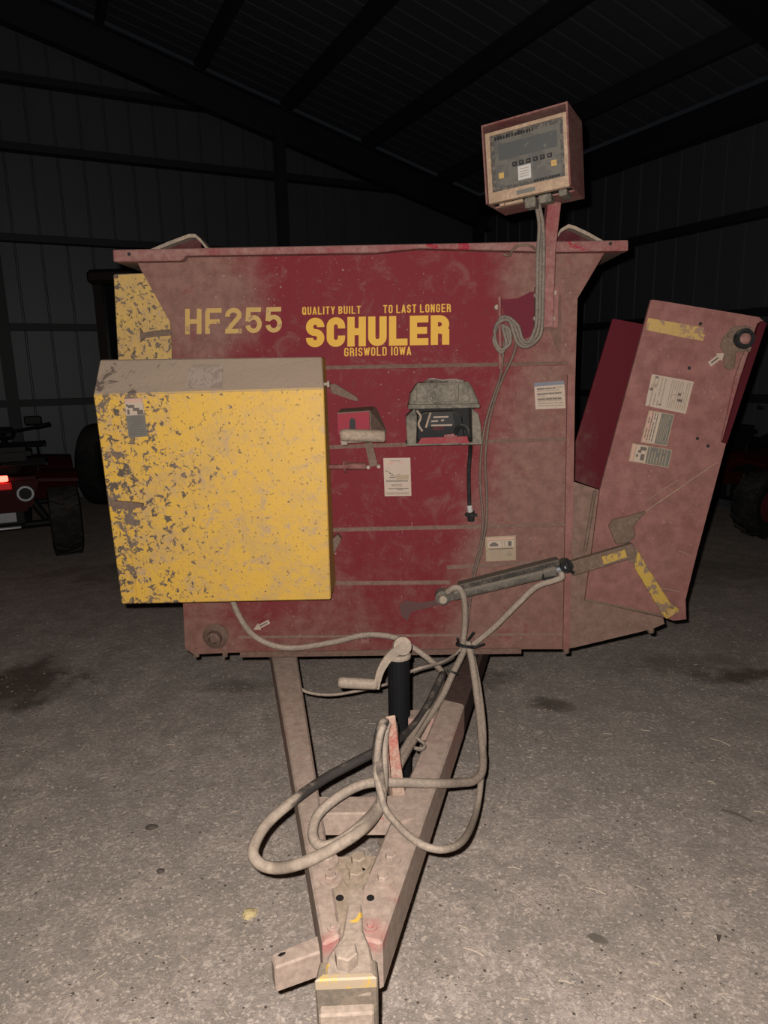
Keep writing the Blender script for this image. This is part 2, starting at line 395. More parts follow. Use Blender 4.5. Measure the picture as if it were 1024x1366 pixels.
# top rail and side rails
def px(poly, Y): return [P(x, y, Y=Y) for x, y in poly]
MB().prism(px([(150,333),(838,320),(838,334.5),(740,336),(560,331),(500,337),(247,341),(242,347.5),(151,349)], -.045), (0, .045, 0)).build('top_rail', m_rail, root, bevel=.003)
a, c2 = P(151, 333, Y=0), P(838, 320, Y=0)
zt = P(150,333,Y=-.02).z; zb = P(151,349,Y=-.02).z
MB().box(((a.x+P(186,345,Y=0).x)/2, TUBL/2+.0, (zt+zb)/2), (P(186,345,Y=0).x-a.x, TUBL-.02, zt-zb-.006)).build('side_rail', m_mud, root)
zt2 = P(838,320,Y=-.02).z; zb2 = P(838,334,Y=-.02).z
MB().box(((c2.x+P(808,345,Y=0).x)/2, TUBL/2, (zt2+zb2)/2), (c2.x-P(808,345,Y=0).x, TUBL-.02, zt2-zb2-.006)).build('side_rail', m_mud, root)
for q in [(172, 339), (814, 325)]:
    p = P(*q, Y=-.046); MB().lathe([(0,-.002),(.006,-.002),(.006,.001),(0,.001)], p, (0,-1,0), 10, close=False).build('rail_hole', m_blackhole, root)
# bent straps standing on the rails
def strap(pix, Y, fin, d=.07):
    top = [P(x, y, Y=Y) for x, y in pix]; b = MB()
    low = [p-V((0, 0, .012)) for p in top[::-1]]
    b.prism(top+low, (0, d, 0)).build('top_strap', m_steel_dust, root)
    MB().prism([P(x, y, Y=Y+d*.6) for x, y in fin], (0, .01, 0)).build('strap_gusset', m_red_clean, root)
strap([(192,336),(225,322),(252,312),(260,312),(267,318),(279,333)], .03, [(205,335),(252,317),(268,322),(268,335)])
strap([(738,321),(748,305),(758,299),(766,301),(785,310),(806,322)], .03, [(738,322),(752,305),(765,305),(790,322)])
# ledges across the panel
def ledge(x0, y0, x1, y1, h=4.5, d=.010):
    A, B = P(x0, y0, Y=0), P(x1, y1, Y=0); hh = h*.003
    b = MB(); vs = []
    for q in (A, B):
        vs += [q+V((0, 0, hh*.6)), q+V((0, -d, -.25*hh)), q+V((0, -d, -.4*hh)), q+V((0, 0, -hh*.45))]
    b.add(vs, [(0,1,5,4),(1,2,6,5),(2,3,7,6),(3,0,4,7),(0,3,2,1),(4,5,6,7)]).build('panel_ledge', m_panel_ledge, fp)
m_panel_ledge = dusty('red_dusty_ledge', (.105, .024, .022), (.112, .068, .053), .5, sc=6, top=.45, contrast=.2)
for q in [(434,491,757,485),(436,597,757,586),(438,707,757,700),(441,778,600,777),(596,757,757,748)]: ledge(*q)
ledge(318, 850, 752, 846, 3, .006)
MB().prism([P(320,870,Y=-.006), P(695,865,Y=-.006), P(695,872,Y=-.03), P(320,877,Y=-.03)], (0,.012,.0)).build('bottom_flange', m_panel_ledge, root)
b = MB(); b.prism(px([(757,500),(766,500),(765,640),(759,866),(751,866)], -.012), (0, .012, 0)); b.build('corner_strip', m_chute, fp)

# ---- lettering: block capitals drawn as strokes
def glyph(ch, w, t):
    h = t/2; L, R, B, T, cx = h, w-h, h, 1-h, w/2
    rx = (R-L)/2; rc = min(rx, .30)
    def arc(x, y, ax, ay, a0, a1, n=9): return [(x+ax*math.cos(math.radians(a0+(a1-a0)*k/n)), y+ay*math.sin(math.radians(a0+(a1-a0)*k/n))) for k in range(n+1)]
    top = arc(cx, T-rc, rx, rc, 0, 180); bot = arc(cx, B+rc, rx, rc, 180, 360)
    q = (T-B)/4
    m = .5
    if ch == 'H': return [[(L,0),(L,1)], [(R,0),(R,1)], [(L,m),(R,m)]]
    if ch == 'F': return [[(L,0),(L,1)], [(L,T),(w,T)], [(L,m-.02),(w*.88,m-.02)]]
    if ch == 'E': return [[(L,0),(L,1)], [(L,T),(w,T)], [(L,m),(w*.93,m)], [(L,B),(w,B)]]
    if ch == 'L': return [[(L,1),(L,0)], [(L,B),(w,B)]]
    if ch == 'T': return [[(0,T),(w,T)], [(cx,1),(cx,0)]]
    if ch == 'I': return [[(w/2,0),(w/2,1)]]
    if ch == 'N': return [[(L,0),(L,1)], [(R,0),(R,1)], [(L,1-h*.6),(R,h*.6)]]
    if ch == 'Y': return [[(h*.7,1),(cx,.42)], [(w-h*.7,1),(cx,.42)], [(cx,.5),(cx,0)]]
    if ch == 'A': return [[(h*.7,0),(cx,1-h*.3)], [(w-h*.7,0),(cx,1-h*.3)], [(w*.2,.26),(w*.8,.26)]]
    if ch == 'W': return [[(h*.6,1),(w*.29,h)], [(w*.29,h),(cx,1-h)], [(cx,1-h),(w*.71,h)], [(w*.71,h),(w-h*.6,1)]]
    if ch == 'O': return [top+bot+[top[0]]]
    if ch == 'Q': return [top+bot+[top[0]], [(cx,.28),(w,.02)]]
    if ch == 'C': return [[(R,.62)]+top+bot+[(R,.38)]]
    if ch == 'G': return [[(R,.66)]+top+bot+[(R,.48),(cx,.48)]]
    if ch == 'U': return [[(L,1)]+bot+[(R,1)]]
    if ch == 'D': return [[(L,0),(L,1)], [(L,T)]+arc(R-rc, T-rc, rc, rc, 90, 0)+arc(R-rc, B+rc, rc, rc, 0, -90)+[(L,B)]]
    if ch == 'B': return [[(L,0),(L,1)], [(L,T)]+arc(R-q, T-q, q, q, 90, -90)+[(L,m)], [(L,m)]+arc(R-q, B+q, q, q, 90, -90)+[(L,B)]]
    if ch == 'R': return [[(L,0),(L,1)], [(L,T)]+arc(R-q, T-q, q, q, 90, -90)+[(L,m)], [(cx,m),(R,m-.06),(R,0)]]
    if ch == 'S': return [[(R,.68)]+arc(cx, T-q, rx, q, 0, 180)+arc(cx, T-q, rx, q, 180, 270)[1:]+arc(cx, B+q, rx, q, 90, 0)[1:]+arc(cx, B+q, rx, q, 0, -180)[1:]+[(L,.32)]]
    if ch == '2': return [[(L,.66)]+arc(cx, T-rc*.9, rx, rc*.9, 180, -20)+[(L+.02,B+h*.8)], [(0,B),(w,B)]]
    if ch == '5': return [[(w*.95,T),(L+.03,T),(L,.46)], [(L,.5)]+arc(cx, B+.26, rx, .27, 130, -90)+arc(cx, B+.26, rx, .26, -90, -170)[1:]]
    return []
def text_geo(txt, x0, y0, x1, y1, Y, mt, parent, label, w=.6, t=.2, gap=.1, space=.3):
    x = 0; strokes = []
    for ch in txt:
        if ch == ' ': x += space; continue
        cw = t if ch == 'I' else w*1.35 if ch == 'W' else w
        strokes += [[(a+x, b) for a, b in st] for st in glyph(ch, cw, t)]; x += cw+gap
    tot = x-gap
    TL, TR, BR, BL = P(x0, y0, Y=Y), P(x1, y0-.02*(x1-x0), Y=Y), P(x1, y1-.02*(x1-x0), Y=Y), P(x0, y1, Y=Y)
    b = MB()
    for si, st in enumerate(strokes):
        n = len(st); st = [V((a, c, 0)) for a, c in st]; closed = (st[0]-st[-1]).length < 1e-6; left = []; right = []
        for i, p in enumerate(st):
            d0 = (p-st[i-1]) if i > 0 else ((p-st[-2]) if closed else None)
            d1 = (st[i+1]-p) if i < n-1 else ((st[1]-p) if closed else None)
            if d0 is None: d0 = d1
            if d1 is None: d1 = d0
            if d0.length < 1e-6: d0 = d1
            if d1.length < 1e-6: d1 = d0
            n0 = V((-d0.y, d0.x, 0)).normalized(); n1 = V((-d1.y, d1.x, 0)).normalized(); m = (n0+n1).normalized()
            k = t/2/max(.45, m.dot(n0)); left.append(p+m*k); right.append(p-m*k)
        vs = []
        for p in left+right:
            u, v = p.x/tot, min(1, max(0, p.y)); q = (BL*(1-u)+BR*u)*(1-v)+(TL*(1-u)+TR*u)*v
            vs.append(q+V((0, -.001-.00004*si, 0)))
        b.add(vs, [(i, i+1, n+i+1, n+i) for i in range(n-1)])
    return b.build('lettering', mt, parent, label=label)
text_geo('HF255', 247, 412, 376, 446, -.001, m_decal_worn, fp, 'worn yellow lettering HF255', .62, .175, .14)
text_geo('SCHULER', 408, 424, 599, 463.5, -.001, m_decal, fp, 'large bold yellow lettering SCHULER', .60, .235, .075)
text_geo('QUALITY BUILT', 403, 409.5, 481, 420, -.001, m_decal, fp, 'small yellow lettering QUALITY BUILT', .42, .14, .14, .25)
text_geo('TO LAST LONGER', 511, 407, 601, 418, -.001, m_decal, fp, 'small yellow lettering TO LAST LONGER', .42, .14, .14, .25)
text_geo('GRISWOLD IOWA', 459, 464, 548, 475.5, -.001, m_decal, fp, 'small yellow lettering GRISWOLD IOWA', .42, .13, .14, .3)

# ---- stickers: one thin sheet with print on it
def sticker(corners, Y, rects, parent, label, base=0, th=.0015, word=None):
    q = [P(x, y, Y=Y) for x, y in corners]
    mats = [m_paper, m_ink, m_ink_soft, m_ink_grey, m_ink_blue, m_ink_red, m_paper2, m_paper_white]
    def at(s, t_, d): return (q[0]*(1-s)+q[1]*s)*(1-t_)+(q[3]*(1-s)+q[2]*s)*t_+V((0, -d, 0))
    b = MB(); b.prism([at(0,0,th), at(1,0,th), at(1,1,th), at(0,1,th)], (0, th, 0), base)
    for i, (s0, s1, t0, t1, mi) in enumerate(rects):
        d = th+.0003+.00002*i
        b.add([at(s0,t0,d), at(s1,t0,d), at(s1,t1,d), at(s0,t1,d)], [(0,1,2,3)], mi)
    if word:
        txt, s0, t0, s1, t1 = word
        A, B = at(s0, t0, th+.0006), at(s1, t1, th+.0006)
        cu = bpy.data.curves.new('t', 'FONT'); cu.body = txt; cu.offset = .02; cu.resolution_u = 2
        ob = bpy.data.objects.new('t', cu); COL.objects.link(ob)
        me = bpy.data.meshes.new_from_object(ob.evaluated_get(bpy.context.evaluated_depsgraph_get())); bpy.data.objects.remove(ob)
        xs = [v.co.x for v in me.vertices]; ys = [v.co.y for v in me.vertices]
        b.add([at(s0+(s1-s0)*(v.co.x-min(xs))/(max(xs)-min(xs)), t1+(t0-t1)*(v.co.y-min(ys))/(max(ys)-min(ys)), th+.0008) for v in me.vertices], [tuple(f.vertices) for f in me.polygons], 1)
    return b.build('sticker', mats, parent, label=label)
def lines(s0, s1, t0, t1, n, mi, fill=.5, vert=False, seg=5):
    out = []
    for k in range(n):
        a = t0+(t1-t0)*k/n; bb = a+(t1-t0)/n*fill; s = s0
        while s < s1-.02:
            e = min(s1, s+random.uniform(.5, 1.6)*(s1-s0)/seg)
            if random.random() < .88: out.append((s, e-.015, a, bb, mi) if not vert else (a, bb, s, e-.015, mi))
            s = e
    return out
random.seed(3)
sticker([(511,611),(547,610.5),(548.5,661.5),(513,662)], -.001,
        lines(.25,.65,.06,.09,1,2,1) + [(.18,.42,.11,.17,5),(.62,.72,.12,.16,5),(.07,.12,.32,.35,1),(.14,.2,.35,.37,1),(.2,.27,.38,.41,1),(.26,.36,.43,.46,1),(.2,.42,.49,.52,1),(.45,.92,.45,.56,6)]
        + lines(.07,.9,.575,.63,2,1,.6,seg=3) + lines(.15,.92,.79,.85,2,1,.6,seg=3) + lines(.06,.94,.90,.96,2,2,.7,seg=3), fp,
        'white instruction sticker with NOTICE line', word=('NOTICE', .28, .685, .66, .74))
sticker([(712,511),(752,507.5),(754,544.5),(714,546)], -.001, [(0,1,0,.14,4)] + lines(.08,.92,.04,.11,1,0,1,seg=3) + lines(.08,.95,.2,.95,8,2,.5,seg=4) + lines(.08,.9,.22,.8,3,1,.25,seg=4), fp, 'white printed sticker with blue header')
sticker([(647,716),(687.5,714),(688,747),(648,749)], -.001, [(.06,.94,.05,.14,5),(.08,.94,.18,.46,0),(.14,.42,.3,.4,1),(.2,.36,.24,.3,1),(.54,.57,.2,.45,2),(.62,.66,.2,.45,2),(.74,.86,.22,.42,1),(.1,.9,.49,.53,1),(.1,.9,.57,.6,2),(.1,.92,.66,.92,6)] + lines(.12,.9,.66,.92,4,2,.3), fp, 'small yellowed warning sticker with three pictograms', base=6)
def arrow(tip, tail, wpx, Y, parent, label):
    a, b_ = V((*tip, 0)), V((*tail, 0)); d = (b_-a).normalized(); n = V((-d.y, d.x, 0)); L = (b_-a).length; h = wpx
    def pl(pp, Yy): return [P(q.x, q.y, Y=Yy) for q in pp]
    poly = [a, a+d*L*.38+n*h, a+d*L*.38+n*h*.55, b_+n*h*.55, b_-n*h*.55, a+d*L*.38-n*h*.55, a+d*L*.38-n*h]
    m = MB(); m.prism(pl(poly, Y-.0015), (0, .0015, 0), 0)
    ink = [a+d*L*.4+n*h*.18, a+d*L*.88+n*h*.18, a+d*L*.88-n*h*.15, a+d*L*.4-n*h*.15]
    m.add(pl(ink, Y-.0022), [(0,1,2,3)], 1); return m.build('arrow_sticker', [m_paper, m_ink], parent, label=label)
arrow((338,840), (359,829), 5, -.001, fp, 'white arrow sticker pointing at the bearing')

# ---- panel hardware
bc = P(288, 848, Y=0)
b = MB(); b.lathe([(0,0),(.05,0),(.052,.008),(.03,.018),(.028,.045),(.018,.05),(.016,.03),(0,.03)], bc, (0,-1,0), 20, close=False); b.build('shaft_bearing', dusty('rusty_bearing', (.06,.035,.027), (.088,.056,.042), .5, sc=10), root, smooth=False)
b = MB(); p = P(487, 851, Y=-.012); b.box(p, (.03, .024, .035)); b.tube([p+V((0,-.012,0)), p+V((0,-.03,0))], .008, 8); b.build('hose_clamp', m_chute, root)
# latch rod and bracket beside the guard
b = MB(); A = P(438,512.5,Y=-.12); b.tube([P(428,512.5,Y=-.12), A], .006, 8); b.lathe([(0,-.004),(.012,-.004),(.012,.004),(0,.004)], A, (1,0,0), 8, close=False)
g = b.build('guard_bolt', m_pale, root, label='pale brass-coloured bolt')
MB().prism(px([(440,513),(447,512),(476,530),(478,535),(470,534),(442,524)], -.02)[:], (0,.02,0)).build('latch_bracket', m_mud, root)
MB().prism(px([(441,722),(450,713),(455,719),(444,741),(440,739)], -.03), (0,.03,0)).build('latch_bracket', m_mud, root)
# handle bracket: folded box with slot, dusty grip bar
b = MB(); FY = -.10
fr = px([(450,552),(492,549),(493,577),(451,580)], FY)
b.prism(fr, (0,.006,0)); rb = px([(451,548),(497,545),(497,545),(494,549)], 0)
tp = [fr[0], fr[1], P(503,543,Y=0), P(455,546,Y=0)]
tp = [V((q.x, q.y, q.z+(.004 if i > 1 else 0))) for i, q in enumerate(tp)]
hb = b.build('handle_bracket', [m_red_br] if False else dusty('red_bracket', (.15,.018,.026), (.1,.06,.048), .15, sc=6, top=.9), root)
MB().prism([fr[0]+V((0,-.001,.004)), fr[1]+V((.004,-.001,.004)), P(498,542,Y=0), P(455,545,Y=0)], (0,0,-.004)).build('bracket_top', m_mud, hb)
MB().prism([fr[1]+V((.001,0,0)), fr[2]+V((.001,0,0)), P(515,577,Y=0), P(508,560,Y=0), P(500,543,Y=0)], (.004,0,0)).build('bracket_side', m_mud, hb)
sl = px([(466,561),(468,558),(472,558),(474,562),(474,576),(466,577)], FY-.001); MB().prism(sl, (0,.0008,0)).build('slot', m_blackhole, hb)
b = MB(); b.tube([P(454,581,Y=FY-.03), P(460,580,Y=FY-.03), P(512,582,Y=FY-.03), P(514,582,Y=FY-.03)], [.019,.022,.022,.015], 12); b.build('grip', m_steel_dust, hb, smooth=True)
b = MB(); b.tube([P(455,589,Y=FY), P(463,588,Y=FY)], .016, 8); b.tube([P(463,589,Y=FY), P(487,588,Y=-.05)], .006, 8); b.build('bracket_bolt', m_pale, hb)
MB().prism(px([(486,591),(496,590),(504,621),(493,623)], -.035), (0,.012,0)).build('link_strap', m_mud, hb)
b = MB(); b.tube([P(434,623,Y=-.05), P(488,622,Y=-.05)], .009, 10); b.tube([P(462,622,Y=-.05), P(488,622,Y=-.05)], .013, 10)
b.tube([P(459,614,Y=-.05),P(458,622,Y=-.06),P(461,630,Y=-.05)], .004, 6); b.build('control_rod', m_chute, root, smooth=True)
for q in [(491,623),(505,622)]:
    p = P(*q, Y=-.03); MB().lathe([(0,0),(.009,0),(.007,.012),(0,.012)], p, (0,-1,0), 6, close=False).build('rod_bolt', m_pale, root)

# ---- yellow guard box
GY = -.20
fr = px([(124,527),(432,518),(441,800),(162,806)], GY)
bk = [P(133,480,Y=GY+.075), P(429,476,Y=GY+.075)]
b = MB()
TL, TR, BR, BL = fr; T2L, T2R = bk
T3L, T3R = V((T2L.x, -.004, T2L.z)), V((T2R.x, -.004, T2R.z)); B3L, B3R = V((BL.x, -.004, BL.z)), V((BR.x, -.004, BR.z))
M3L, M3R = V((TL.x, -.004, TL.z)), V((TR.x, -.004, TR.z))
b.add([TL, TR, BR, BL, T2L, T2R, T3L, T3R, B3L, B3R], [(0,3,2,1),(0,1,5,4),(4,5,7,6),(3,8,9,2),(1,2,9,7,5),(0,4,6,8,3),(6,7,9,8)])
gb = b.build('chain_guard', m_yellow, root, bevel=.004, label='yellow sheet-metal guard splattered with mud')
sticker([(166,532),(190,531),(197,582),(172,584)], GY-.001, [(0,1,0,.1,5),(0,1,.1,.43,0),(.08,.2,.28,.4,1),(.14,.5,.16,.24,1),(.4,.75,.24,.32,1),(.62,.95,.3,.42,1),(.05,.15,.14,.2,1),(0,1,.43,1,3)] + lines(.08,.92,.47,.97,8,1,.35), gb, 'mud-splashed warning sticker with grey text block', base=3)
d = .0035
b = MB(); pth = px([(262,480),(293,478)], GY+.075)
lbl = [(0.435,.26),(.545,.26),(.545,.9),(.43,.9)]
def chamf(s, t_): 
    p = (T2L*(1-s)+T2R*s)*(1-t_)+(TL*(1-s)+TR*s)*t_; nrm = (TR-TL).cross(T2L-TL).normalized(); 
    if nrm.y > 0: nrm = -nrm
    return p+nrm*.002
MB().prism([chamf(*q) for q in [(.41,.28),(.56,.28),(.56,.9),(.40,.9)]], (0,.003,-.001)).build('sticker', m_ink_dust if False else worn('dust_covered_sticker', (.2,.155,.125), (.14,.105,.085), .5, 30), gb, label='dust-covered label on the guard top')
MB().prism([chamf(*q) for q in [(.42,.18),(.54,.18),(.54,.25),(.42,.25)]], (0,.003,-.001)).build('sticker', m_ink_soft, gb)
b = MB(); b.prism(px([(147,671),(152,668),(176,670),(190,672),(190,677),(150,680)], GY-.012), (0,.012,0)); b.build('guard_latch', m_mud, gb)
b = MB(); b.prism(px([(147,540),(149,540),(183,800),(181,800)], GY-.003), (0,.003,0)); b.build('guard_seam', m_yellow, gb)

# ---- upper yellow shield at the side
ss = MB().prism(px([(151,366),(193,364),(226,420),(229,474),(229,520),(160,520),(157,476)], .10), (0,.3,0)).build('side_shield', m_yellow2, root, bevel=.003)
b = MB(); b.prism(px([(186,437),(190,444),(205,441),(228,439),(228,447),(205,449),(192,451),(187,456)], .088), (0,.012,0)); b.build('shield_latch', m_mud, ss)
p = P(155,369,Y=.1); MB().lathe([(0,0),(.008,0),(.008,.006),(0,.006)], p, (0,-1,0), 6, close=False).build('shield_bolt', m_mud, ss)

# ---- discharge chute folded up at the right
CY = -.012
ch_poly = [(868,400),(873,400),(1012,423),(1021,431),(968,592),(930,735),(914,800),(915,826),(898,828),(884,823),(780,800),(790,730),(800,653)]
ch = MB().prism(px(ch_poly, CY), (0,.012,0)).build('discharge_chute', m_chute, root)
hp = MB().prism(px([(760,641),(800,654),(790,730),(780,801),(884,824),(886,832),(870,839),(765,864),(751,866)], 0), (0,.012,0)).build('hinge_plate', m_chute2 if False else dusty('red_dusty_hinge', (.12,.03,.03), (.112,.067,.052), .85, sc=3, chip=(.13,.012,.02), chip_thr=.68, speck=(.18,.14,.11)), ch)
rearp = [P(817,425,Y=.46), P(945,449,Y=.46), P(925,520,Y=.46), P(895,655,Y=.46), P(840,664,Y=.46), P(800,653,Y=.46), P(764,640,Y=.46), P(764,601,Y=.46)]
MB().prism(rearp, (0,.012,0)).build('rear_plate', m_rearplate, ch)
A, B, C_, D_ = P(1021,431,Y=0), P(968,592,Y=0), P(930,735,Y=0), P(914,800,Y=0)
b = MB()
ln = [A-V((.012,0,0)), B-V((.012,0,0)), C_-V((.012,0,0)), D_-V((.012,0,0))]
for i in range(3): b.prism([ln[i], ln[i+1], ln[i+1]+V((0,.46,0)), ln[i]+V((0,.46,0))], (.01,0,0))
b.build('floor_plate', m_red_clean, ch)
l1, l2 = P(884,826,Y=.012), P(755,862,Y=.012)
MB().prism([l1, l2, l2+V((0,.45,0)), l1+V((0,.45,0))], (0,0,.01)).build('floor_plate', m_red_clean, ch)
MB().prism(px([(1013,431),(1018,428),(1022,432),(969,592),(964,590),(988,505)], -.03), (0,.018,0)).build('chute_lip', m_red_clean, ch, label='dark clean red lip along the chute edge')
MB().prism(px([(980,505),(988,480),(1000,455),(1004,448),(1010,440),(965,589),(962,588)], -.02), (0,.008,0)).build('wear_strip', m_rail, ch)
# ridges and scrapes on the chute
for q in [(793,655,780,735,2.5),(780,800,884,821,2)]:
    MB().tube([P(q[0],q[1],Y=CY-.001), P(q[2],q[3],Y=CY-.001)], q[4]*.0025, 6).build('weld_bead', m_mud, ch)
for x0,y0,x1,y1,wd in [(850,690,905,652,.0022),(905,652,956,617,.0015),(862,668,905,640,.0012),(868,783,905,789,.0012),(905,735,921,741,.001)]:
    MB().tube([P(x0,y0,Y=CY-.0005), P((x0+x1)/2,(y0+y1)/2-.6,Y=CY-.0008), P(x1,y1,Y=CY-.0005)], wd, 5).build('scratch', m_tan, ch)
MB().prism(px([(864,424),(939,437),(937,445),(940,447),(937,455),(925,453),(861,440)], CY-.002), (0,.002,0)).build('yellow_tape', m_tape, ch, label='worn yellow tape strip near the chute top')
bx = P(989,452,Y=CY)
b = MB(); b.prism(px([(967,447),(978,436),(996,434),(1003,444),(1000,462),(990,470),(982,470),(980,490),(974,494),(966,490),(966,470),(960,462)], CY-.008), (0,.008,0)); fl = b.build('bearing_flange', m_mud, ch, bevel=.002)
b = MB(); b.lathe([(.016,.0),(.034,0),(.036,.012),(.032,.022),(.022,.022),(.018,.006)], bx+V((0,-.008,0)), (0,-1,0), 24); b.build('bearing_ring', m_blackplastic, ch, smooth=False)
MB().lathe([(0,0),(.02,0),(.019,.02),(.012,.024),(0,.024)], bx+V((0,-.008,0)), (0,-1,0), 16, close=False).build('bearing_shaft', m_rail, ch)
for q in [(973,447),(1000,440),(998,466)]:
    MB().lathe([(0,0),(.01,0),(.01,.009),(0,.009)], P(*q,Y=CY-.008), (0,-1,0), 6, close=False).build('bearing_bolt', m_mud, ch)
arrow((966,471), (946,486), 6.5, CY, ch, 'white arrow sticker pointing at the chute bearing')
sticker([(869,499),(925,509),(914,552),(860,541)], CY, lines(.05,.95,.5,.95,0,2) + [x for x in lines(.06,.94,.5,.97,9,2,.4,True,4)] + lines(.05,.95,.08,.42,4,2,.35,True,5) + [(.1,.16,.04,.1,1),(.7,.78,.42,.5,1),(.72,.84,.6,.68,1),(.3,.36,.86,.9,1),(.02,.1,.42,.5,1)], ch, 'large white worn sticker with rows of text')
sticker([(865,547),(899,553),(889,595),(854,590)], CY, [(.04,.25,.03,.97,5),(.25,.5,.03,.97,0),(.52,.97,.03,.97,3)] + lines(.05,.95,.08,.46,4,1,.4,True,8) + lines(.06,.94,.56,.94,6,6,.3,True,6), ch, 'yellow and grey warning sticker turned sideways', base=6)
sticker([(843,591),(896,600),(891,624),(838,615)], CY, [(.02,.1,.04,.96,5),(.12,.4,.04,.96,0),(.41,.98,.04,.96,3),(.22,.38,.1,.3,1),(.18,.26,.3,.45,1),(.26,.36,.5,.85,1),(.15,.2,.55,.7,1)] + lines(.06,.94,.45,.95,7,6,.3,True,5), ch, 'grey warning sticker with pictogram on the chute', base=6)
for q in [(934,432),(919,491),(930,585),(944,595)]:
    MB().lathe([(0,-.001),(.006,-.001),(.006,.001),(0,.001)], P(*q,Y=CY-.001), (0,-1,0), 8, close=False).build('bolt_hole', m_blackhole, ch)
for q in [(755,868),(868,841),(300,873),(262,873)]:
    MB().lathe([(0,-.02),(.012,-.02),(.012,-.008),(.008,0),(0,0)], P(*q,Y=.006)+V((0,0,.012)), (0,0,1), 6, close=False).build('edge_bolt', m_mud, root)
# mud bracket, link and yellow strip
MB().prism(px([(812,702),(818,693),(835,690),(862,682),(845,703),(848,716),(838,724),(822,727)], CY-.014), (0,.014,0)).build('pivot_bracket', m_mud, ch, bevel=.003)
MB().prism(px([(845,737),(850,733),(864,757),(893,803),(905,812),(906,817),(889,826),(880,815),(846,757)], CY-.012), (0,.012,0)).build('yellow_link', m_yelstrip, ch, label='worn yellow painted link bar', bevel=.002)
MB().lathe([(0,0),(.018,0),(.016,.014),(0,.014)], P(893,815,Y=CY-.012), (0,-1,0), 6, close=False).build('link_bolt', m_tape, ch)
b = MB(); b.bar(P(760,758,Y=-.05), P(845,733,Y=-.045), .03, .055); lk = b.build('cylinder_link', m_mud, ch, bevel=.003)
MB().prism(px([(802,743),(833,733),(836,743),(805,753)], -.0665), (0,.004,0)).build('yellow_patch', m_yelstrip, ch)
MB().prism(px([(832,735),(843,727),(850,735),(846,752),(838,748)], CY-.045), (0,.045,0)).build('pivot_bracket', m_mud, ch)
# hydraulic cylinder
cyY = -.075
A, B = P(604,793,Y=cyY), P(741,761,Y=cyY); dr = (B-A).normalized()
b = MB(); b.tube([A, A+dr*.004, A+dr*.03, A+dr*.031, B-dr*.05, B-dr*.049, B-dr*.002, B], [.020,.024,.024,.022,.022,.027,.027,.021], 16)
hc = b.build('hydraulic_cylinder', m_cyl, root, smooth=False)
b = MB(); b.bar(P(611,782,Y=cyY+.01), P(745,748,Y=cyY+.01), .05, .024); b.build('cylinder_cover', m_cyl_dark, hc, bevel=.004)
b = MB(); b.bar(P(588,796,Y=cyY), P(608,790,Y=cyY), .05, .012, V((0,1,0))); b.lathe([(.013,-.02),(.028,-.02),(.028,.02),(.013,.02)], P(590,795.5,Y=cyY), (0,1,0), 16); b.build('clevis', m_cyl, hc)
MB().lathe([(0,-.04),(.015,-.04),(.015,.01),(0,.01)], P(590,795.5,Y=cyY), (0,1,0), 12, close=False).build('pin', m_pale, hc)
b = MB(); b.tube([B, B+dr*.05], .014, 12); b.build('rod', m_chrome, hc)
b = MB(); b.box(P(731,768,Y=cyY-.01), (.05,.03,.025)); b.build('port_block', m_blackplastic, hc, bevel=.004)
b = MB(); b.lathe([(.01,-.022),(.024,-.022),(.024,.022),(.01,.022)], P(754,754,Y=cyY), (0,1,0), 14); b.tube([P(754,746,Y=cyY-.02),P(758,760,Y=cyY-.03),P(765,764,Y=cyY-.02)],.006,6); b.build('rod_eye', m_blackplastic, hc)
# mud worked smears on the panel
MB().prism(px([(533,806),(541,801),(560,804),(590,799),(600,803),(566,812),(549,816),(543,828),(535,822)], -.0005), (0,.0005,0)).build('grease_smear', flat('grease_smear', (.05,.02,.018)), fp)

# ---- monitor post and bracket
MB().prism(px([(667,400),(690,398),(708,389),(748,392),(748,470),(742,467),(733,440),(700,452),(676,430)], -.0015), (0,.0015,0)).build('dark_red_patch', dusty('dark_red_patch_paint', (.07,.008,.014), (.085,.045,.036), .3, sc=4, grads=((0,.47,.53,.45),)), fp)  # dark red area of the panel, laid on as a thin sheet
PT, PB = P(738,268,Y=-.17), P(728,436,Y=-.05)
b = MB(); b.bar(PB, P(731,330,Y=-.085), .042, .04, V((0,-1,0))); b.bar(P(731,332,Y=-.085), PT, .042, .04, V((0,-1,0)))
po = b.build('monitor_post', m_rail, root, bevel=.002)
b = MB(); b.box(P(728,410,Y=-.02), (.08,.025,.14)); b.build('post_mount', m_chute, root)
for q in [(715,394),(714,425),(736,425),(738,391),(662,410)]:
    MB().lathe([(0,0),(.011,0),(.009,.012),(0,.014)], P(*q,Y=-.008 if q[0] == 662 else -.035), (0,-1,0), 6, close=False).build('mount_bolt', m_pale, po)
b = MB(); b.tube([P(666,396,Y=-.03), P(667,492,Y=-.03)], .006, 8); b.tube([P(666,398,Y=-.03), P(666,398,Y=0)], .006, 8); b.build('cable_hook', m_rail, root)

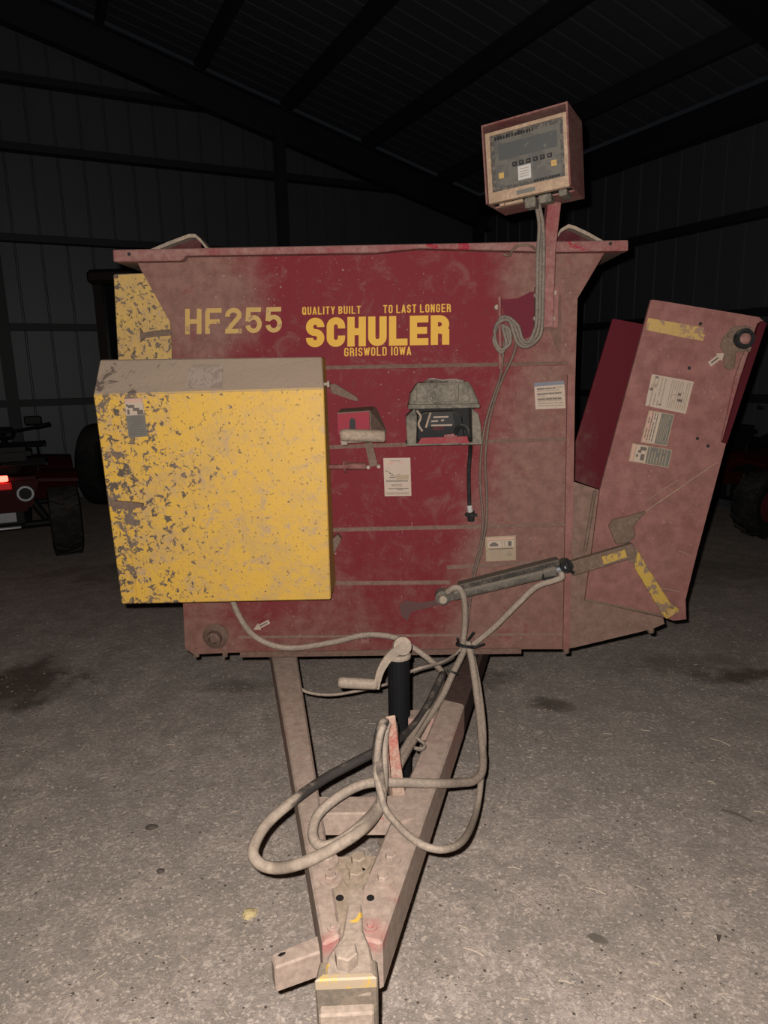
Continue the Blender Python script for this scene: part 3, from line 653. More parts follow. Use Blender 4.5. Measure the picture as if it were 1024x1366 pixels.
# ---- drawbar
ZB = .50
def beam(oa, ia, ob, ib, name, mt, z1=ZB, z0=.38, bev=.006):
    b = MB(); pts = [V(p) for p in (oa, ia, ib, ob)]
    b.hexa([V((p.x,p.y,z0)) for p in pts]+[V((p.x,p.y,z1)) for p in pts]); return b.build(name, mt, root, bevel=bev)
lbm = beam(P(363,878,Z=ZB)+V((-.13,.5,0)), P(394,877,Z=ZB)+V((-.10,.5,0)), P(430,1260,Z=ZB), P(455,1247,Z=ZB), 'drawbar_beam', m_beam)
oR = lambda Y: .214+(Y+.32)*.2625; iR = lambda Y: .14+(Y+.28)*.267
rbm = beam((oR(-1.333),-1.333,0), (iR(-1.31),-1.31,0), (oR(-.33),-.33,0), (iR(-.29),-.29,0), 'drawbar_beam', m_beam)
m_dark_red = dusty('dark_red_section', (.02, .009, .008), (.05, .03, .025), .35, sc=5)
beam((oR(-.329),-.329,0), (iR(-.289),-.289,0), (oR(.6),.6,0), (iR(.6),.6,0), 'drawbar_dark_section', m_dark_red, .485, .385, .004)  # far stretch of the right beam, set lower and coloured darker
cY0 = P(480,1078,Z=ZB).y
b = MB(); b.box((P(484,1080,Z=.47).x, cY0+.03, .455), (.30-.02, .075, .07)); b.build('cross_tube', m_beam, root, bevel=.004)
pA = [P(440,1143,Z=.492), P(510,1142,Z=.492), P(486,1250,Z=.492), P(444,1250,Z=.492)]
hpl = MB().prism(pA, (0,0,-.05)).build('hitch_plate', m_hitch_plate if False else m_steel_dust, root)
b = MB(); b.prism([P(430,1262,Z=.495), P(455,1248,Z=.495), P(455,1248,Z=.385), P(430,1262,Z=.385)], (.004,.004,0)); b.prism([P(481,1250,Z=.495), P(506,1258,Z=.495), P(506,1258,Z=.385), P(481,1250,Z=.385)], (-.004,.004,0)); b.build('beam_end_plate', m_beam, hpl)
def hexbolt(p, r, h, washer, mt, parent, name='bolt'):
    b = MB()
    if washer: b.lathe([(0,0),(washer,0),(washer,.004),(0,.004)], p, (0,0,1), 20, close=False)
    b.lathe([(0,.004),(r,.004),(r,h-.003),(r*.86,h),(0,h)], p, (0,0,1), 6, close=False); b.build(name, mt, parent)
for q in [(437,1149),(441,1174),(511,1174),(521,1146)]: hexbolt(P(*q,Z=ZB), .014, .016, .026, m_beam, hpl)
for q in [(478,1152),(475,1171)]: hexbolt(P(*q,Z=.495), .0185, .022, .031, m_steel_dust, hpl)
for q in [(453,1198),(494,1198)]: MB().lathe([(0,0),(.009,0),(.009,.001),(0,.001)], P(*q,Z=ZB), (0,0,1), 12, close=False).build('bolt_hole', m_blackhole, hpl)
for q in [(445,1238),(494,1237)]: hexbolt(P(*q,Z=ZB), .008, .01, .014, m_beam, hpl)
# hitch: shank, octagonal head, clevis jaw
sh = [P(x,y,Z=.525) for x, y in [(463,1206),(482,1204),(484,1240),(493,1262),(496,1280),(497,1304),(433,1306),(436,1278),(441,1270),(456,1248)]]
hi_ = MB().prism(sh, (0,0,-.045)).build('hitch_swivel', m_hitch, root, bevel=.004)
MB().prism([P(x,y,Z=.51) for x, y in [(465,1188),(484,1187),(484,1206),(464,1207)]], (0,0,-.03)).build('shank_spacer', m_hitch, hi_)
hexbolt(P(462,1286,Z=.525), .0235, .032, 0, m_hitch, hi_, 'hitch_bolt')
jt = [P(418,1308,Z=.53), P(504,1304,Z=.53), P(497,1296,Z=.53), P(430,1298,Z=.53)]
b = MB(); b.prism(jt, (0,0,-.025)); jw = b.build('clevis_lip', worn('dusty_yellow_lip', (.34,.21,.04), (.23,.175,.12), .47, 9), hi_, bevel=.003)
f0, f1 = jt[0]+V((0,.004,-.012)), jt[1]+V((0,.004,-.012))
b = MB(); b.hexa([f0+V((.003,.012,-.22)), f1+V((-.003,.012,-.22)), f1+V((-.003,.055,-.22)), f0+V((.003,.055,-.22)), f0, f1, f1+V((-.005,.05,0)), f0+V((.005,.05,0))]); b.build('clevis_jaw', dusty('grey_clevis', (.085, .07, .055), (.125, .098, .074), .5, sc=8, top=.2), hi_, bevel=.004)
g0, g1 = f0+V((.008,.002,-.055)), f1+V((-.008,.002,-.055))
b = MB(); b.hexa([g0+V((0,-.02,-.16)), g1+V((0,-.02,-.16)), g1+V((0,.02,-.16)), g0+V((0,.02,-.16)), g0+V((0,-.018,0)), g1+V((0,-.018,0)), g1+V((0,.02,0)), g0+V((0,.02,0))]); b.build('clevis_face', m_hitch, hi_, bevel=.004)
# stub tube at the left of the tongue
st = [P(361,1273,Z=.425), P(366,1291,Z=.425), P(432,1268,Z=.425), P(428,1245,Z=.425)]
b = MB(); b.prism(st, (0,0,-.065)); stub = b.build('stub_tube', m_beam, root, bevel=.004)
MB().prism([P(x,y,Z=.4262) for x, y in [(370,1275),(374,1271),(381,1270),(380,1273),(374,1276)]], (0,0,.0005)).build('slot', m_blackhole, stub)
# hose holder upright
hb0 = P(530,1064,Z=ZB); HY = hb0.y
b = MB(); b.prism(px([(514,957),(527,955),(532,1000),(541,1066),(522,1068)], HY), (0,.007,0))
lft = [P(514,957,Y=HY), P(522,1068,Y=HY)]
b.prism([lft[0], lft[1], lft[1]+V((-.018,.055,.0)), P(506,972,Y=HY+.05)], (.006,0,0))
b.build('hose_holder', dusty('red_hose_holder', (.22,.055,.045), (.24,.165,.125), .58, sc=14, contrast=.1), root, bevel=.002)
MB().prism([P(x,y,Z=ZB+.008) for x, y in [(512,1062),(544,1060),(552,1090),(528,1098)]], (0,0,-.008)).build('holder_foot', m_beam, root)
b = MB(); cl = [P(556,985,Z=.51), P(566,993,Z=.51), P(563,1000,Z=.51), P(553,998,Z=.51)]; b.tube(catmull(cl, 5), .006, 6); b.build('hitch_pin', m_hose_dark, root)
# jack
jb = P(533,985,Z=.40); JY = jb.y
jt_ = P(536,876,Y=JY); JT = V((jb.x, JY, jt_.z)); 
jk = MB().tube([V((jb.x,JY,.12)), JT-V((0,0,.004)), JT], [.038,.038,.034], 20).build('tongue_jack', m_jack, root, smooth=False)
MB().tube([V((jb.x,JY,.0)), V((jb.x,JY,.12))], .028, 16).build('jack_leg', m_steel_dust, jk)
b = MB(); b.lathe([(0,0),(.085,0),(.085,.008),(0,.008)], V((jb.x,JY,0)), (0,0,1), 20, close=False); b.build('jack_foot', m_steel_dust, jk)
b = MB(); b.lathe([(0,0),(.042,0),(.042,.008),(.036,.014),(0,.014)], JT, (0,0,1), 20, close=False); b.build('jack_cap', m_pale, jk)
hd = P(536,862,Y=JY-.02)
b = MB(); b.lathe([(0,-.012),(.03,-.012),(.032,0),(.03,.014),(.012,.016),(.012,.02),(0,.02)], hd, (0.15,-.8,.35), 18, close=False)
b.tube(catmull([hd+V((-.01,-.012,.008)), P(522,873,Y=JY-.04), P(511,890,Y=JY-.05), P(506,905,Y=JY-.055), P(503,918,Y=JY-.055)], 6), [.02]*4+[.014]*25, 8) if False else None
arm = catmull([hd+V((0,-.012,.0)), P(521,874,Y=JY-.04), P(509,891,Y=JY-.05), P(504,906,Y=JY-.055), P(502,918,Y=JY-.055)], 6)
for i in range(len(arm)-1): b.bar(arm[i], arm[i+1]+(arm[i+1]-arm[i])*.1, .012, .03-.012*i/len(arm), V((0,-1,0)).cross(arm[i+1]-arm[i]))
b.build('crank_arm', m_pale, jk)
b = MB(); b.tube([P(504,913,Y=JY-.055), P(500,913,Y=JY-.055), P(455,910.5,Y=JY-.06), P(451,910,Y=JY-.06)], [.012,.0175,.0185,.014], 14); b.build('crank_grip', m_pale, jk, smooth=True)
b = MB(); b.bar(V((jb.x+.03, JY, .45)), V((iR(JY)+.01, JY, .45)), .06, .08); b.build('jack_mount', m_beam, jk)
# axle and wheels far under the tub
AY = 1.85
b = MB(); b.bar(V((-.62,AY,.36)), V((.42,AY,.36)), .1, .1); b.build('axle', m_tub, root)
for sx in (-.3, .1): 
    b = MB(); b.bar(V((sx,AY-.2,.48)), V((sx,AY+.2,.48)), .1, .16); b.build('axle_stand', m_tub, root)
TYREP = [(.20,-.08),(.30,-.11),(.35,-.10),(.36,-.07),(.36,.07),(.35,.10),(.30,.11),(.20,.08)]
for sx in (-.68, .48):
    tw = MB().lathe(TYREP, (sx,AY,.362), (1,0,0), 32).build('wheel', m_tyre, root, smooth=True)
    MB().lathe([(0,-.03),(.08,-.05),(.205,-.07),(.205,.07),(.08,.05),(0,.03)], (sx,AY,.362), (1,0,0), 24, close=False).build('wheel_rim', m_tan, tw, smooth=True)

# ------------------------------------------------------------------ scale monitor on the post
mc = V((.4294, -.2, 2.27)); MR = (Matrix.Rotation(-.4652, 3, 'Z') @ Matrix.Rotation(-.0799, 3, 'Y') @ Matrix.Rotation(.003, 3, 'X'))
mW, mD, mH = .262, .194, .227
def mp(x, y, z): return mc + MR @ V((x, y, z))
mon = thing('scale_monitor', 'dusty scale indicator with dark screen in a red housing on a post', 'monitor', mp(0, 0, -mH/2))
# open-fronted sheet-metal hood: five plates
b = MB(); th = .005; x, y, z = mW/2, mD/2, mH/2
def mbox(b, x0, x1, y0, y1, z0, z1, mi=0):
    b.hexa([mp(*q) for q in [(x0,y0,z0),(x1,y0,z0),(x1,y1,z0),(x0,y1,z0),(x0,y0,z1),(x1,y0,z1),(x1,y1,z1),(x0,y1,z1)]], mi); return b
mbox(b,-x,x,-y,y,z-th,z); mbox(b,-x,-x+th,-y,y,-z,z-th); mbox(b,x-th,x,-y,y,-z,z-th); mbox(b,-x+th,x-th,y-th,y,-z,z-th); mbox(b,-x+th,x-th,-y*.2,y-th,-z,-z+th)
b.build('housing', m_monred, mon)
b = MB(); F0 = -y+.012; xi, zi = x-th-.001, z-th-.001
zb_ = -z+.002; zt_ = zi-.016
# tan bezel frame: four bars round the face
mbox(b,-xi,xi,F0,F0+.02,zb_,zb_+.03); mbox(b,-xi,xi,F0,F0+.02,zt_-.01,zt_); mbox(b,-xi,-xi+.014,F0,F0+.02,zb_+.03,zt_-.01); mbox(b,xi-.012,xi,F0,F0+.02,zb_+.03,zt_-.01)
bz = b.build('bezel', m_tan, mon)
b = MB(); mbox(b,-xi,xi,F0+.02,-F0-.03,-z+.006,zt_); b.build('indicator_body', m_blackplastic, mon)
fx0, fx1, fz0, fz1 = -xi+.014, xi-.012, zb_+.03, zt_-.01
b = MB(); mbox(b, fx0, fx1, F0+.006, F0+.02, fz0, fz1, 0); 
mbox(b, fx0+.012, fx1-.01, F0+.0045, F0+.006, fz0+.012, fz1-.014, 1)
fc = b.build('face_plate', [m_monborder, m_monface], mon)
b = MB(); mbox(b, fx0+.024, fx1-.02, F0+.003, F0+.0045, fz0+.088, fz1-.03); b.build('screen', m_screen, fc, label='dark dusty display screen')
for k in range(6):
    kx = fx0+.066+k*.0215; b = MB(); mbox(b, kx, kx+.014, F0+.002, F0+.0045, fz0+.062, fz0+.074, 0); mbox(b, kx+.004, kx+.010, F0+.0015, F0+.002, fz0+.066, fz0+.070, 1)
    b.build('button', [m_blackhole, m_monface], fc)
for kx in (fx0+.022, fx1-.040):
    b = MB(); mbox(b, kx, kx+.016, F0+.003, F0+.0045, fz0+.036, fz0+.052, 0); mbox(b, kx+.004, kx+.012, F0+.0025, F0+.003, fz0+.041, fz0+.047, 1)
    b.build('yellow_key', [m_decal_worn, m_tape], fc)
random.seed(11)
b = MB()
for k in range(14):
    kx = fx0+.014+k*.009; mbox(b, kx, kx+random.uniform(.004,.008), F0+.0028, F0+.0045, fz1-.016, fz1-.006+random.uniform(-.002,.002))
b.build('header_print', m_blackhole, fc); b = MB()
for k in range(9):
    kx = fx1-.095+k*.009; mbox(b, kx, kx+.006, F0+.0028, F0+.006, fz0+.005, fz0+.010)
b.build('footer_print', m_blackhole, fc)
b = MB(); mbox(b, -.028, .012, F0+.001, F0+.0042, fz0+.018, fz0+.058, 0)
for zz in (.048, .040, .033, .026): mbox(b, -.022, .006, F0+.0004, F0+.001, fz0+zz, fz0+zz+.002, 1)
b.build('paper_tag', [m_paper_white, m_ink_soft], mon, label='small white paper tag')
b = MB(); mbox(b, -.036, .022, F0-.001, F0, zb_+.008, zb_+.020); b.build('name_strip', m_ink_grey, mon)
b = MB(); mbox(b, -.09, -.028, -y*.5, -y*.3, -z-.004, -z+.004); mbox(b, -.1, -.085, -y*.6, -y*.4, -z-.006, -z+.002); b.build('bottom_tab', m_tan, mon)
b = MB(); mbox(b, -.022, .012, -y*.55, -y*.1, -z-.026, -z+.004); mbox(b, .02, .06, -y*.5, -y*.1, -z-.02, -z+.004); mbox(b, .085, .11, -y*.6, y*.1, -z-.014, -z+.004); b.build('cable_connector', m_grey_dust, mon, bevel=.003)

# ------------------------------------------------------------------ battery box
BY = -.13
bb = thing('battery_box', 'grey dusty plastic battery box with open front on the red panel', 'battery box', P(591, 592, Y=-.06))
# tray sides and back
b = MB()
b.prism(px([(541,592),(643,589),(643,593),(541,595)], BY), (0,.13,0))
b.prism(px([(541,557),(553,545),(556,556),(555,593),(543,593)], BY), (0,.13,0))
b.prism(px([(629,545),(638,552),(641,566),(643,590),(630,591)], BY), (0,.13,0))
b.build('tray', m_grey_dust, bb, bevel=.002)
b = MB(); b.prism(px([(553,545),(632,543),(632,590),(553,592)], -.02), (0,.018,0)); b.build('tray_back', m_blackplastic, bb)
b = MB()
b.prism(px([(545,541),(547,526),(556,512),(560,511),(625,509),(631,519),(638,535),(639,540)], BY-.01), (0,.138,0))
lid = b.build('lid', m_grey_dust, bb, bevel=.005)
b = MB(); b.prism(px([(544,540),(640,539),(640,544),(544,546)], BY-.018), (0,.146,0)); b.build('lid_rim', m_grey_dust, lid, bevel=.002)
for x0, x1, xb in ((556,569,1), (612,625,1)):
    b = MB(); b.prism(px([(x0,511),(x1,511),(x1+1,536),(x0-1,537)], BY-.022), (0,.014,0)); b.build('lid_rib', m_grey_dust, lid, bevel=.002)
MB().prism(px([(578,514),(606,513),(609,536),(576,537)], BY-.018), (0,.012,0)).build('lid_panel', m_grey_dust, lid, bevel=.002)
b = MB(); b.tube(catmull([P(566,512,Y=BY+.02),P(575,507,Y=BY+.0),P(590,509,Y=BY+.0),P(606,508,Y=BY),P(618,510,Y=BY+.02)],6), .008, 8); b.build('lid_strap', m_hose_dark, lid, smooth=True)
bt = MB().prism(px([(556,556),(556,588),(620,586),(616,556),(606,549),(566,550)], BY+.03), (0,.08,0)).build('battery', m_blackplastic, bb, bevel=.004)
MB().prism(px([(571,552),(603,550),(606,567),(570,569)], BY+.024), (0,.006,0)).build('battery_label', m_blackhole, bt)
random.seed(5)
b = MB()
for (s0, s1, yy) in [(578,598,555.5),(575,584,561),(588,592,560),(575,603,566.5)]:
    b.prism(px([(s0,yy),(s1,yy-.6),(s1,yy+1.6),(s0,yy+2.2)], BY+.022), (0,.002,0))
b.build('label_print', m_ink_soft, bt)
MB().prism(px([(577,570),(592,569),(592,573),(577,574)], BY+.024), (0,.004,0)).build('red_terminal_cover', m_red_clean, bt)
MB().prism(px([(592,580),(609,578),(609,583),(592,584)], BY-.002), (0,.03,0)).build('red_tag', m_rail, bt)
MB().prism(px([(562,584),(626,582),(626,591),(557,592)], BY-.006), (0,.012,0)).build('tray_lip', dusty('red_tray_lip', (.14,.02,.025), (.12,.07,.055), .3, sc=8), bb)
b = MB(); b.tube(catmull([P(556,548,Y=BY),P(561,556,Y=BY-.01),P(558,566,Y=BY-.005),P(563,575,Y=BY)],5), .004, 6); b.tube(catmull([P(574,551,Y=BY+.01),P(571,560,Y=BY),P(568,570,Y=BY+.01)],5), .004, 6); b.build('battery_lead', m_steel_dust, bb)
# lead with plug hanging from the box
b = MB(); b.tube(catmull([P(606,584,Y=BY+.01),P(609,573,Y=BY-.005),P(615,568,Y=BY-.02),P(622,571,Y=BY-.025),P(626,582,Y=BY-.03),P(627,600,Y=-.06),P(625,630,Y=-.03),P(625.5,660,Y=-.022),P(626,676,Y=-.02)],8), .0075, 8)
pc = b.build('power_cord', m_blackplastic, None, smooth=True); tag(pc, 'black power cord hanging from the battery box with a plug end', 'cord')
b = MB(); A, B = P(626,674,Y=-.02), P(627,683,Y=-.02); b.tube([A,B], .010, 10, 0); b.tube([B, P(628,687,Y=-.02), P(628,695,Y=-.02)], [.017,.014,.013], 10, 1); b.box(P(628,687,Y=-.02), (.045,.02,.008), None, 1)
b.build('plug', [m_paper_white, m_blackplastic], pc)

# ------------------------------------------------------------------ hoses and cables
def hose(name, label, cat, spec, r, mt, n=10, group=None):
    b = MB()
    pts = [P(x, y, **k) for x, y, k in spec]
    b.tube(catmull(pts, 8), r, n); o = b.build(name, mt, None, smooth=True); return tag(o, label, cat, group)
def y_(v): return dict(Y=v)
def z_(v): return dict(Z=v)
hose('hydraulic_hose', 'long pale dusty hose looped over the holder with a square bend at right', 'hose',
     [(624,856,y_(-.07)),(631,893,y_(-.16)),(638,945,y_(-.30)),(643,998,y_(-.48)),(644,1018,y_(-.56)),(641,1033,y_(-.62)),(630,1042,y_(-.67)),(612,1044,y_(-.72)),(584,1045,y_(-.80)),(531,1044,y_(-.86)),(489,1045,y_(-.88)),(454,1061,z_(.56)),(425,1086,z_(.54)),(417,1111,z_(.53)),(425,1127,z_(.525)),(447,1125,z_(.53)),(478,1104,z_(.55)),(503,1077,y_(-.93)),(511,1050,y_(-.91)),(511,1005,y_(-.885)),(513,975,y_(-.865)),(518,962,y_(-.84)),(524,968,y_(-.80)),(526,1000,y_(-.74))], .013, m_hose)
hose('hydraulic_hose', 'thick dark-backed hose making the big loop left of the drawbar', 'hose',
     [(591,899,y_(-.25)),(566,949,y_(-.42)),(540,980,y_(-.56)),(500,1003,y_(-.72)),(436,1037,y_(-.82)),(390,1069,y_(-.93)),(355,1100,y_(-1.0)),(338,1132,y_(-1.07)),(344,1150,y_(-1.1)),(366,1158,y_(-1.1)),(400,1152,z_(.525)),(440,1134,z_(.53)),(478,1110,z_(.55)),(503,1084,y_(-.95)),(509,1058,y_(-.92)),(503,1010,y_(-.90)),(506,980,y_(-.885)),(512,964,y_(-.86)),(518,970,y_(-.80)),(519,1000,y_(-.74))], .0140, m_hose_big if False else dusty('dusty_big_hose', (.025,.021,.019), (.205,.16,.125), .18, sc=4, top=.12, contrast=.12, grads=((1,-.82,-1.02,.35),)))
hose('hydraulic_hose', 'thinner hose sagging in a low curve beside the right beam', 'hose',
     [(628,862,y_(-.05)),(639,920,y_(-.22)),(645,980,y_(-.42)),(641,1044,y_(-.62)),(634,1086,y_(-.76)),(619,1119,z_(.46)),(597,1132,z_(.50)),(570,1130,z_(.518)),(545,1115,z_(.518)),(528,1098,z_(.518)),(514,1080,z_(.53)),(508,1060,y_(-.935)),(502,1030,y_(-.91)),(505,990,y_(-.90)),(511,970,y_(-.88)),(516,985,y_(-.82))], .0095, m_hose)
hose('hydraulic_hose', 'brown hose running along the panel bottom past the jack crank', 'hose',
     [(308,795,y_(-.03)),(318,820,y_(-.03)),(336,846,y_(-.035)),(365,861,y_(-.035)),(397,864,y_(-.035)),(447,856,y_(-.035)),(487,847,y_(-.04)),(525,850,y_(-.05)),(548,862,y_(-.07)),(575,882,y_(-.12)),(590,901,y_(-.2)),(576,935,y_(-.36)),(553,975,y_(-.52)),(536,1005,y_(-.66)),(526,1028,y_(-.76))], .0115, m_hose)
hose('hydraulic_hose', 'wrapped pale hose descending diagonally from the tied bundle', 'hose',
     [(622,858,y_(-.06)),(615,876,y_(-.12)),(603,900,y_(-.2)),(589,930,y_(-.3)),(566,965,y_(-.44)),(549,992,y_(-.58)),(534,1018,y_(-.72)),(526,1036,y_(-.78))], .0125, m_hose)
hose('hydraulic_hose', 'short hose dropping from the cylinder base end', 'hose',
     [(596,790,y_(-.10)),(606,784,y_(-.12)),(614,787,y_(-.12)),(619,800,y_(-.11)),(620,830,y_(-.09)),(617,858,y_(-.07)),(616,866,y_(-.07))], .0115, m_hose)
hose('hydraulic_hose', 'hose curving down from the cylinder rod end', 'hose',
     [(748,764,y_(-.11)),(749,770,y_(-.12)),(740,774,y_(-.12)),(715,783,y_(-.11)),(690,806,y_(-.10)),(660,836,y_(-.08)),(636,856,y_(-.07)),(624,864,y_(-.07))], .011, m_hose)
hose('electric_cable', 'thin cable sagging between the drawbar beams', 'cable',
     [(400,918,z_(.47)),(412,924,z_(.45)),(440,927,z_(.44)),(475,922,z_(.45)),(517,912,z_(.47)),(552,894,y_(-.28)),(587,884,y_(-.2)),(607,873,y_(-.1)),(618,862,y_(-.07))], .0058, m_hose, 8)
b = MB(); q = P(620,861,Y=-.08); b.lathe([(.03,-.006),(.036,-.006),(.036,.006),(.03,.006)], q, (.2,.3,1), 14)
for a in range(5):
    an = a*1.3; b.tube([q+V((.03*math.cos(an),-.02,.03*math.sin(an))), q+V((.055*math.cos(an)+.015,-.035,.05*math.sin(an)+.02))], .005, 5)
tag(b.build('cable_tie', m_blackplastic, None), 'black tie holding the hose bundle at the panel bottom edge', 'cable tie')
q = P(603,897,Y=-.2); b = MB(); b.lathe([(.017,-.004),(.021,-.004),(.021,.004),(.017,.004)], q, (.35,.45,.8), 12); tag(b.build('cable_tie', m_blackplastic, None), 'thin black tie around the wrapped diagonal hose', 'cable tie')
# monitor cables
b = MB()
offs = [(-5,0),(-1,.008),(3,-.004)]
for i, (dx, dy) in enumerate(offs):
    b.tube(catmull([P(717+dx*.5,272,Y=-.2+dy),P(722+dx*.6,300,Y=-.16+dy),P(722+dx,340,Y=-.12+dy),P(721+dx,390,Y=-.09+dy),P(720+dx,430,Y=-.08+dy),P(716+dx,448+dx*.6,Y=-.07+dy),P(704,460+dx*.7,Y=-.06+dy),P(693-dx*.6,456+dx,Y=-.05+dy),P(687-dx*.8,440+dx,Y=-.045+dy),P(679,424+i*2,Y=-.045+dy),P(668,424+i*2,Y=-.05+dy),P(661-dx*.3,437,Y=-.045+dy),P(660+dx*.3,455,Y=-.045+dy),P(668,470-i*2,Y=-.04+dy),P(678+dx*.6,458,Y=-.05+dy),P(676+dx,440,Y=-.05+dy),P(670,432+i,Y=-.055+dy)],6), .0062, 7)
cc = tag(b.build('monitor_cable', dusty('dusty_cable', (.06,.05,.045), (.115,.092,.074), .6, sc=14), None, smooth=True), 'bundle of grey cables hanging from the monitor and coiled on a hook', 'cable')
mcab = dusty('dusty_thin_wire', (.07,.048,.04), (.1,.07,.055), .5, sc=14)
hose('sensor_wire', 'thin dusty wire running from the cable coil past the battery box', 'wire', [(690,452,y_(-.05)),(684,475,y_(-.032)),(668,510,y_(-.02)),(655,550,y_(-.014)),(649,585,y_(-.03)),(647,620,y_(-.014)),(649,660,y_(-.01)),(648,700,y_(-.03)),(640,740,y_(-.02)),(632,770,y_(-.03)),(627,800,y_(-.03)),(621,850,y_(-.05))], .005, mcab, 6)
hose('sensor_wire', 'second thin wire leaving the cable coil just right of the hook', 'wire', [(672,455,y_(-.04)),(670,480,y_(-.032)),(666,505,y_(-.02)),(651,550,y_(-.012)),(643,590,y_(-.028)),(640,640,y_(-.01)),(644,700,y_(-.028)),(636,745,y_(-.02)),(630,765,y_(-.02))], .0045, mcab, 6)
hose('sensor_wire', 'short dark loose wire end curling below the top rail', 'wire', [(716,334,y_(-.09)),(707,328,y_(-.06)),(694,327,y_(-.055)),(684,333,y_(-.055)),(679,341,y_(-.03)),(671,339,y_(-.03))], .0042, m_mud, 6)

# ------------------------------------------------------------------ quad bikes
def make_atv(label):
    r = thing('quad_bike', label, 'quad bike')
    def tyre(x, y, R, w):
        prof = [(R*.52,-w*.38),(R*.8,-w*.5),(R*.93,-w*.46),(R*.965,-w*.25),(R*.965,w*.25),(R*.93,w*.46),(R*.8,w*.5),(R*.52,w*.38)]
        b = MB(); b.lathe(prof, (x,y,R), (1,0,0), 28)
        for k in range(16):
            for e in (-1, 1):
                a = 2*math.pi*(k+.5*(e > 0))/16
                rm = Matrix.Rotation(a, 3, 'X')
                c = V((x,y,R)) + rm @ V((e*w*.22, 0, R*.965))
                b.box(c, (w*.46, .032, R*.07), rm @ Matrix.Rotation(e*.5, 3, 'Z'))
        t_ = b.build('tyre', m_tyre, r)
        MB().lathe([(0,-w*.25),(R*.2,-w*.3),(R*.3,-w*.2),(R*.54,-w*.36),(R*.54,w*.36),(R*.3,w*.2),(R*.2,w*.3),(0,w*.25)], (x,y,R), (1,0,0), 24, close=False).build('wheel_rim', m_rimred, t_, smooth=True)
    for sx in (-1, 1): tyre(sx*.46, -.62, .32, .26); tyre(sx*.46, .66, .31, .2)
    for sx in (-1, 1):
        for yc, nm in ((-.6, 'rear_fender'), (.66, 'front_fender')):
            pr = []
            for k in range(9):
                a = math.pi*(.06+(.62 if yc < 0 else .88)*k/8); pr.append((yc+math.cos(a)*.44, .40+math.sin(a)*.40))
            b = MB(); x0, x1 = sx*.2, sx*.6
            vs = []
            for yy, zz in pr: vs += [(x0, yy, zz+.03), (x1, yy, zz), (x1, yy, zz-.03), (x0, yy, zz)]
            n = len(pr); fs = []
            for i in range(n-1):
                for j in range(4): fs.append((4*i+j, 4*i+(j+1) % 4, 4*i+4+(j+1) % 4, 4*i+4+j))
            fs += [(0,1,2,3), (4*n-1,4*n-2,4*n-3,4*n-4)]
            b.add(vs, fs).build(nm, m_atvred, r)
    b = MB(); b.hexa([V(p) for p in [(-.2,-.95,.5),(.2,-.95,.5),(.16,.8,.36),(-.16,.8,.36),(-.3,-.98,.8),(.3,-.98,.8),(.2,.85,.84),(-.2,.85,.84)]]); b.build('body', m_atvred, r, bevel=.03, seg=2)
    b = MB(); b.prism([V((-.15,y,z)) for y, z in [(-.75,.80),(-.78,.9),(-.6,.95),(-.1,.88),(.15,.95),(.18,.84)]], (.3,0,0)); b.build('seat', m_atvblack, r, bevel=.03, seg=2)
    b = MB()
    for zz, yc in ((.9, -.72), (.93, .75)):
        for k in range(5): b.tube([(-.36, yc-.2+k*.1, zz), (.36, yc-.2+k*.1, zz)], .012, 8)
        for sx in (-.36, 0, .36): b.tube([(sx, yc-.24, zz), (sx, yc+.24, zz)], .013, 8); b.tube([(sx*.8, yc, zz), (sx*.8, yc, .72)], .012, 8)
        b.build('rack', m_atvblack, r); b = MB()
    b = MB(); b.box((.0,-.72,.99), (.5,.4,.12)); b.build('cargo_bag', m_atvblack, r, bevel=.04, seg=2)
    b = MB(); b.tube(catmull([(-.40,.22,1.16),(-.2,.3,1.12),(0,.34,1.1),(.2,.3,1.12),(.40,.22,1.16)], 6), .014, 8); b.tube([(0,.34,1.1),(0,.5,.8)], .03, 10)
    hbz = b.build('handlebar', m_atvblack, r)
    for sx in (-1, 1):
        MB().tube([(sx*.30,.26,1.14),(sx*.43,.205,1.165)], .022, 10).build('hand_grip', m_atvblack, hbz)
        MB().box((sx*.28,.36,1.2), (.16,.02,.09)).build('hand_guard', m_atvblack, hbz, bevel=.01)
    b = MB(); b.box((0,.42,1.08), (.2,.16,.12)); b.build('headlamp_pod', m_atvblack, r, bevel=.03)
    b = MB(); b.box((.0,-.985,.80), (.11,.03,.05)); tl = b.build('tail_lamp', m_tail, r, bevel=.008, label='red tail lamp, its flash reflection set as glow')
    b = MB(); b.box((.0,-.985,.735), (.15,.03,.06)); b.build('tail_lens', m_lens, tl, bevel=.008)
    # exhaust: silencer with bright ring end
    b = MB(); b.tube([(.17,-.5,.66),(.17,-.98,.66)], .075, 18); ex = b.build('silencer', m_atvblack, r, smooth=False)
    b = MB(); b.lathe([(.05,-.012),(.066,-.012),(.066,.012),(.05,.012)], (.17,-.985,.66), (0,1,0), 24); b.build('tip_ring', m_chrome, ex)
    MB().tube([(-.46,-.62,.32),(.46,-.62,.32)], .03, 10).build('axle', m_atvblack, r); MB().tube([(-.46,.66,.31),(.46,.66,.31)], .026, 10).build('axle', m_atvblack, r)
    b = MB(); b.box((0,0,.42), (.3,1.5,.16)); b.box((0,-.1,.36),(.34,.5,.2)); b.build('engine_frame', m_atvblack, r, bevel=.02)
    for sx in (-1,1): MB().tube([(sx*.3,-.6,.36),(sx*.16,-.62,.62)], .035, 10).build('shock', m_atvblack, r)
    b = MB(); b.tube([(-.14,-.9,.36),(-.14,-1.02,.38),(.1,-1.02,.38),(.1,-.9,.36)], .014, 8); b.box((0,-1.0,.47),(.16,.04,.08)); b.build('hitch_bar', m_chrome, r)
    return r
atv = make_atv('red quad bike with flash-lit tail lamp parked at the left by the back wall')
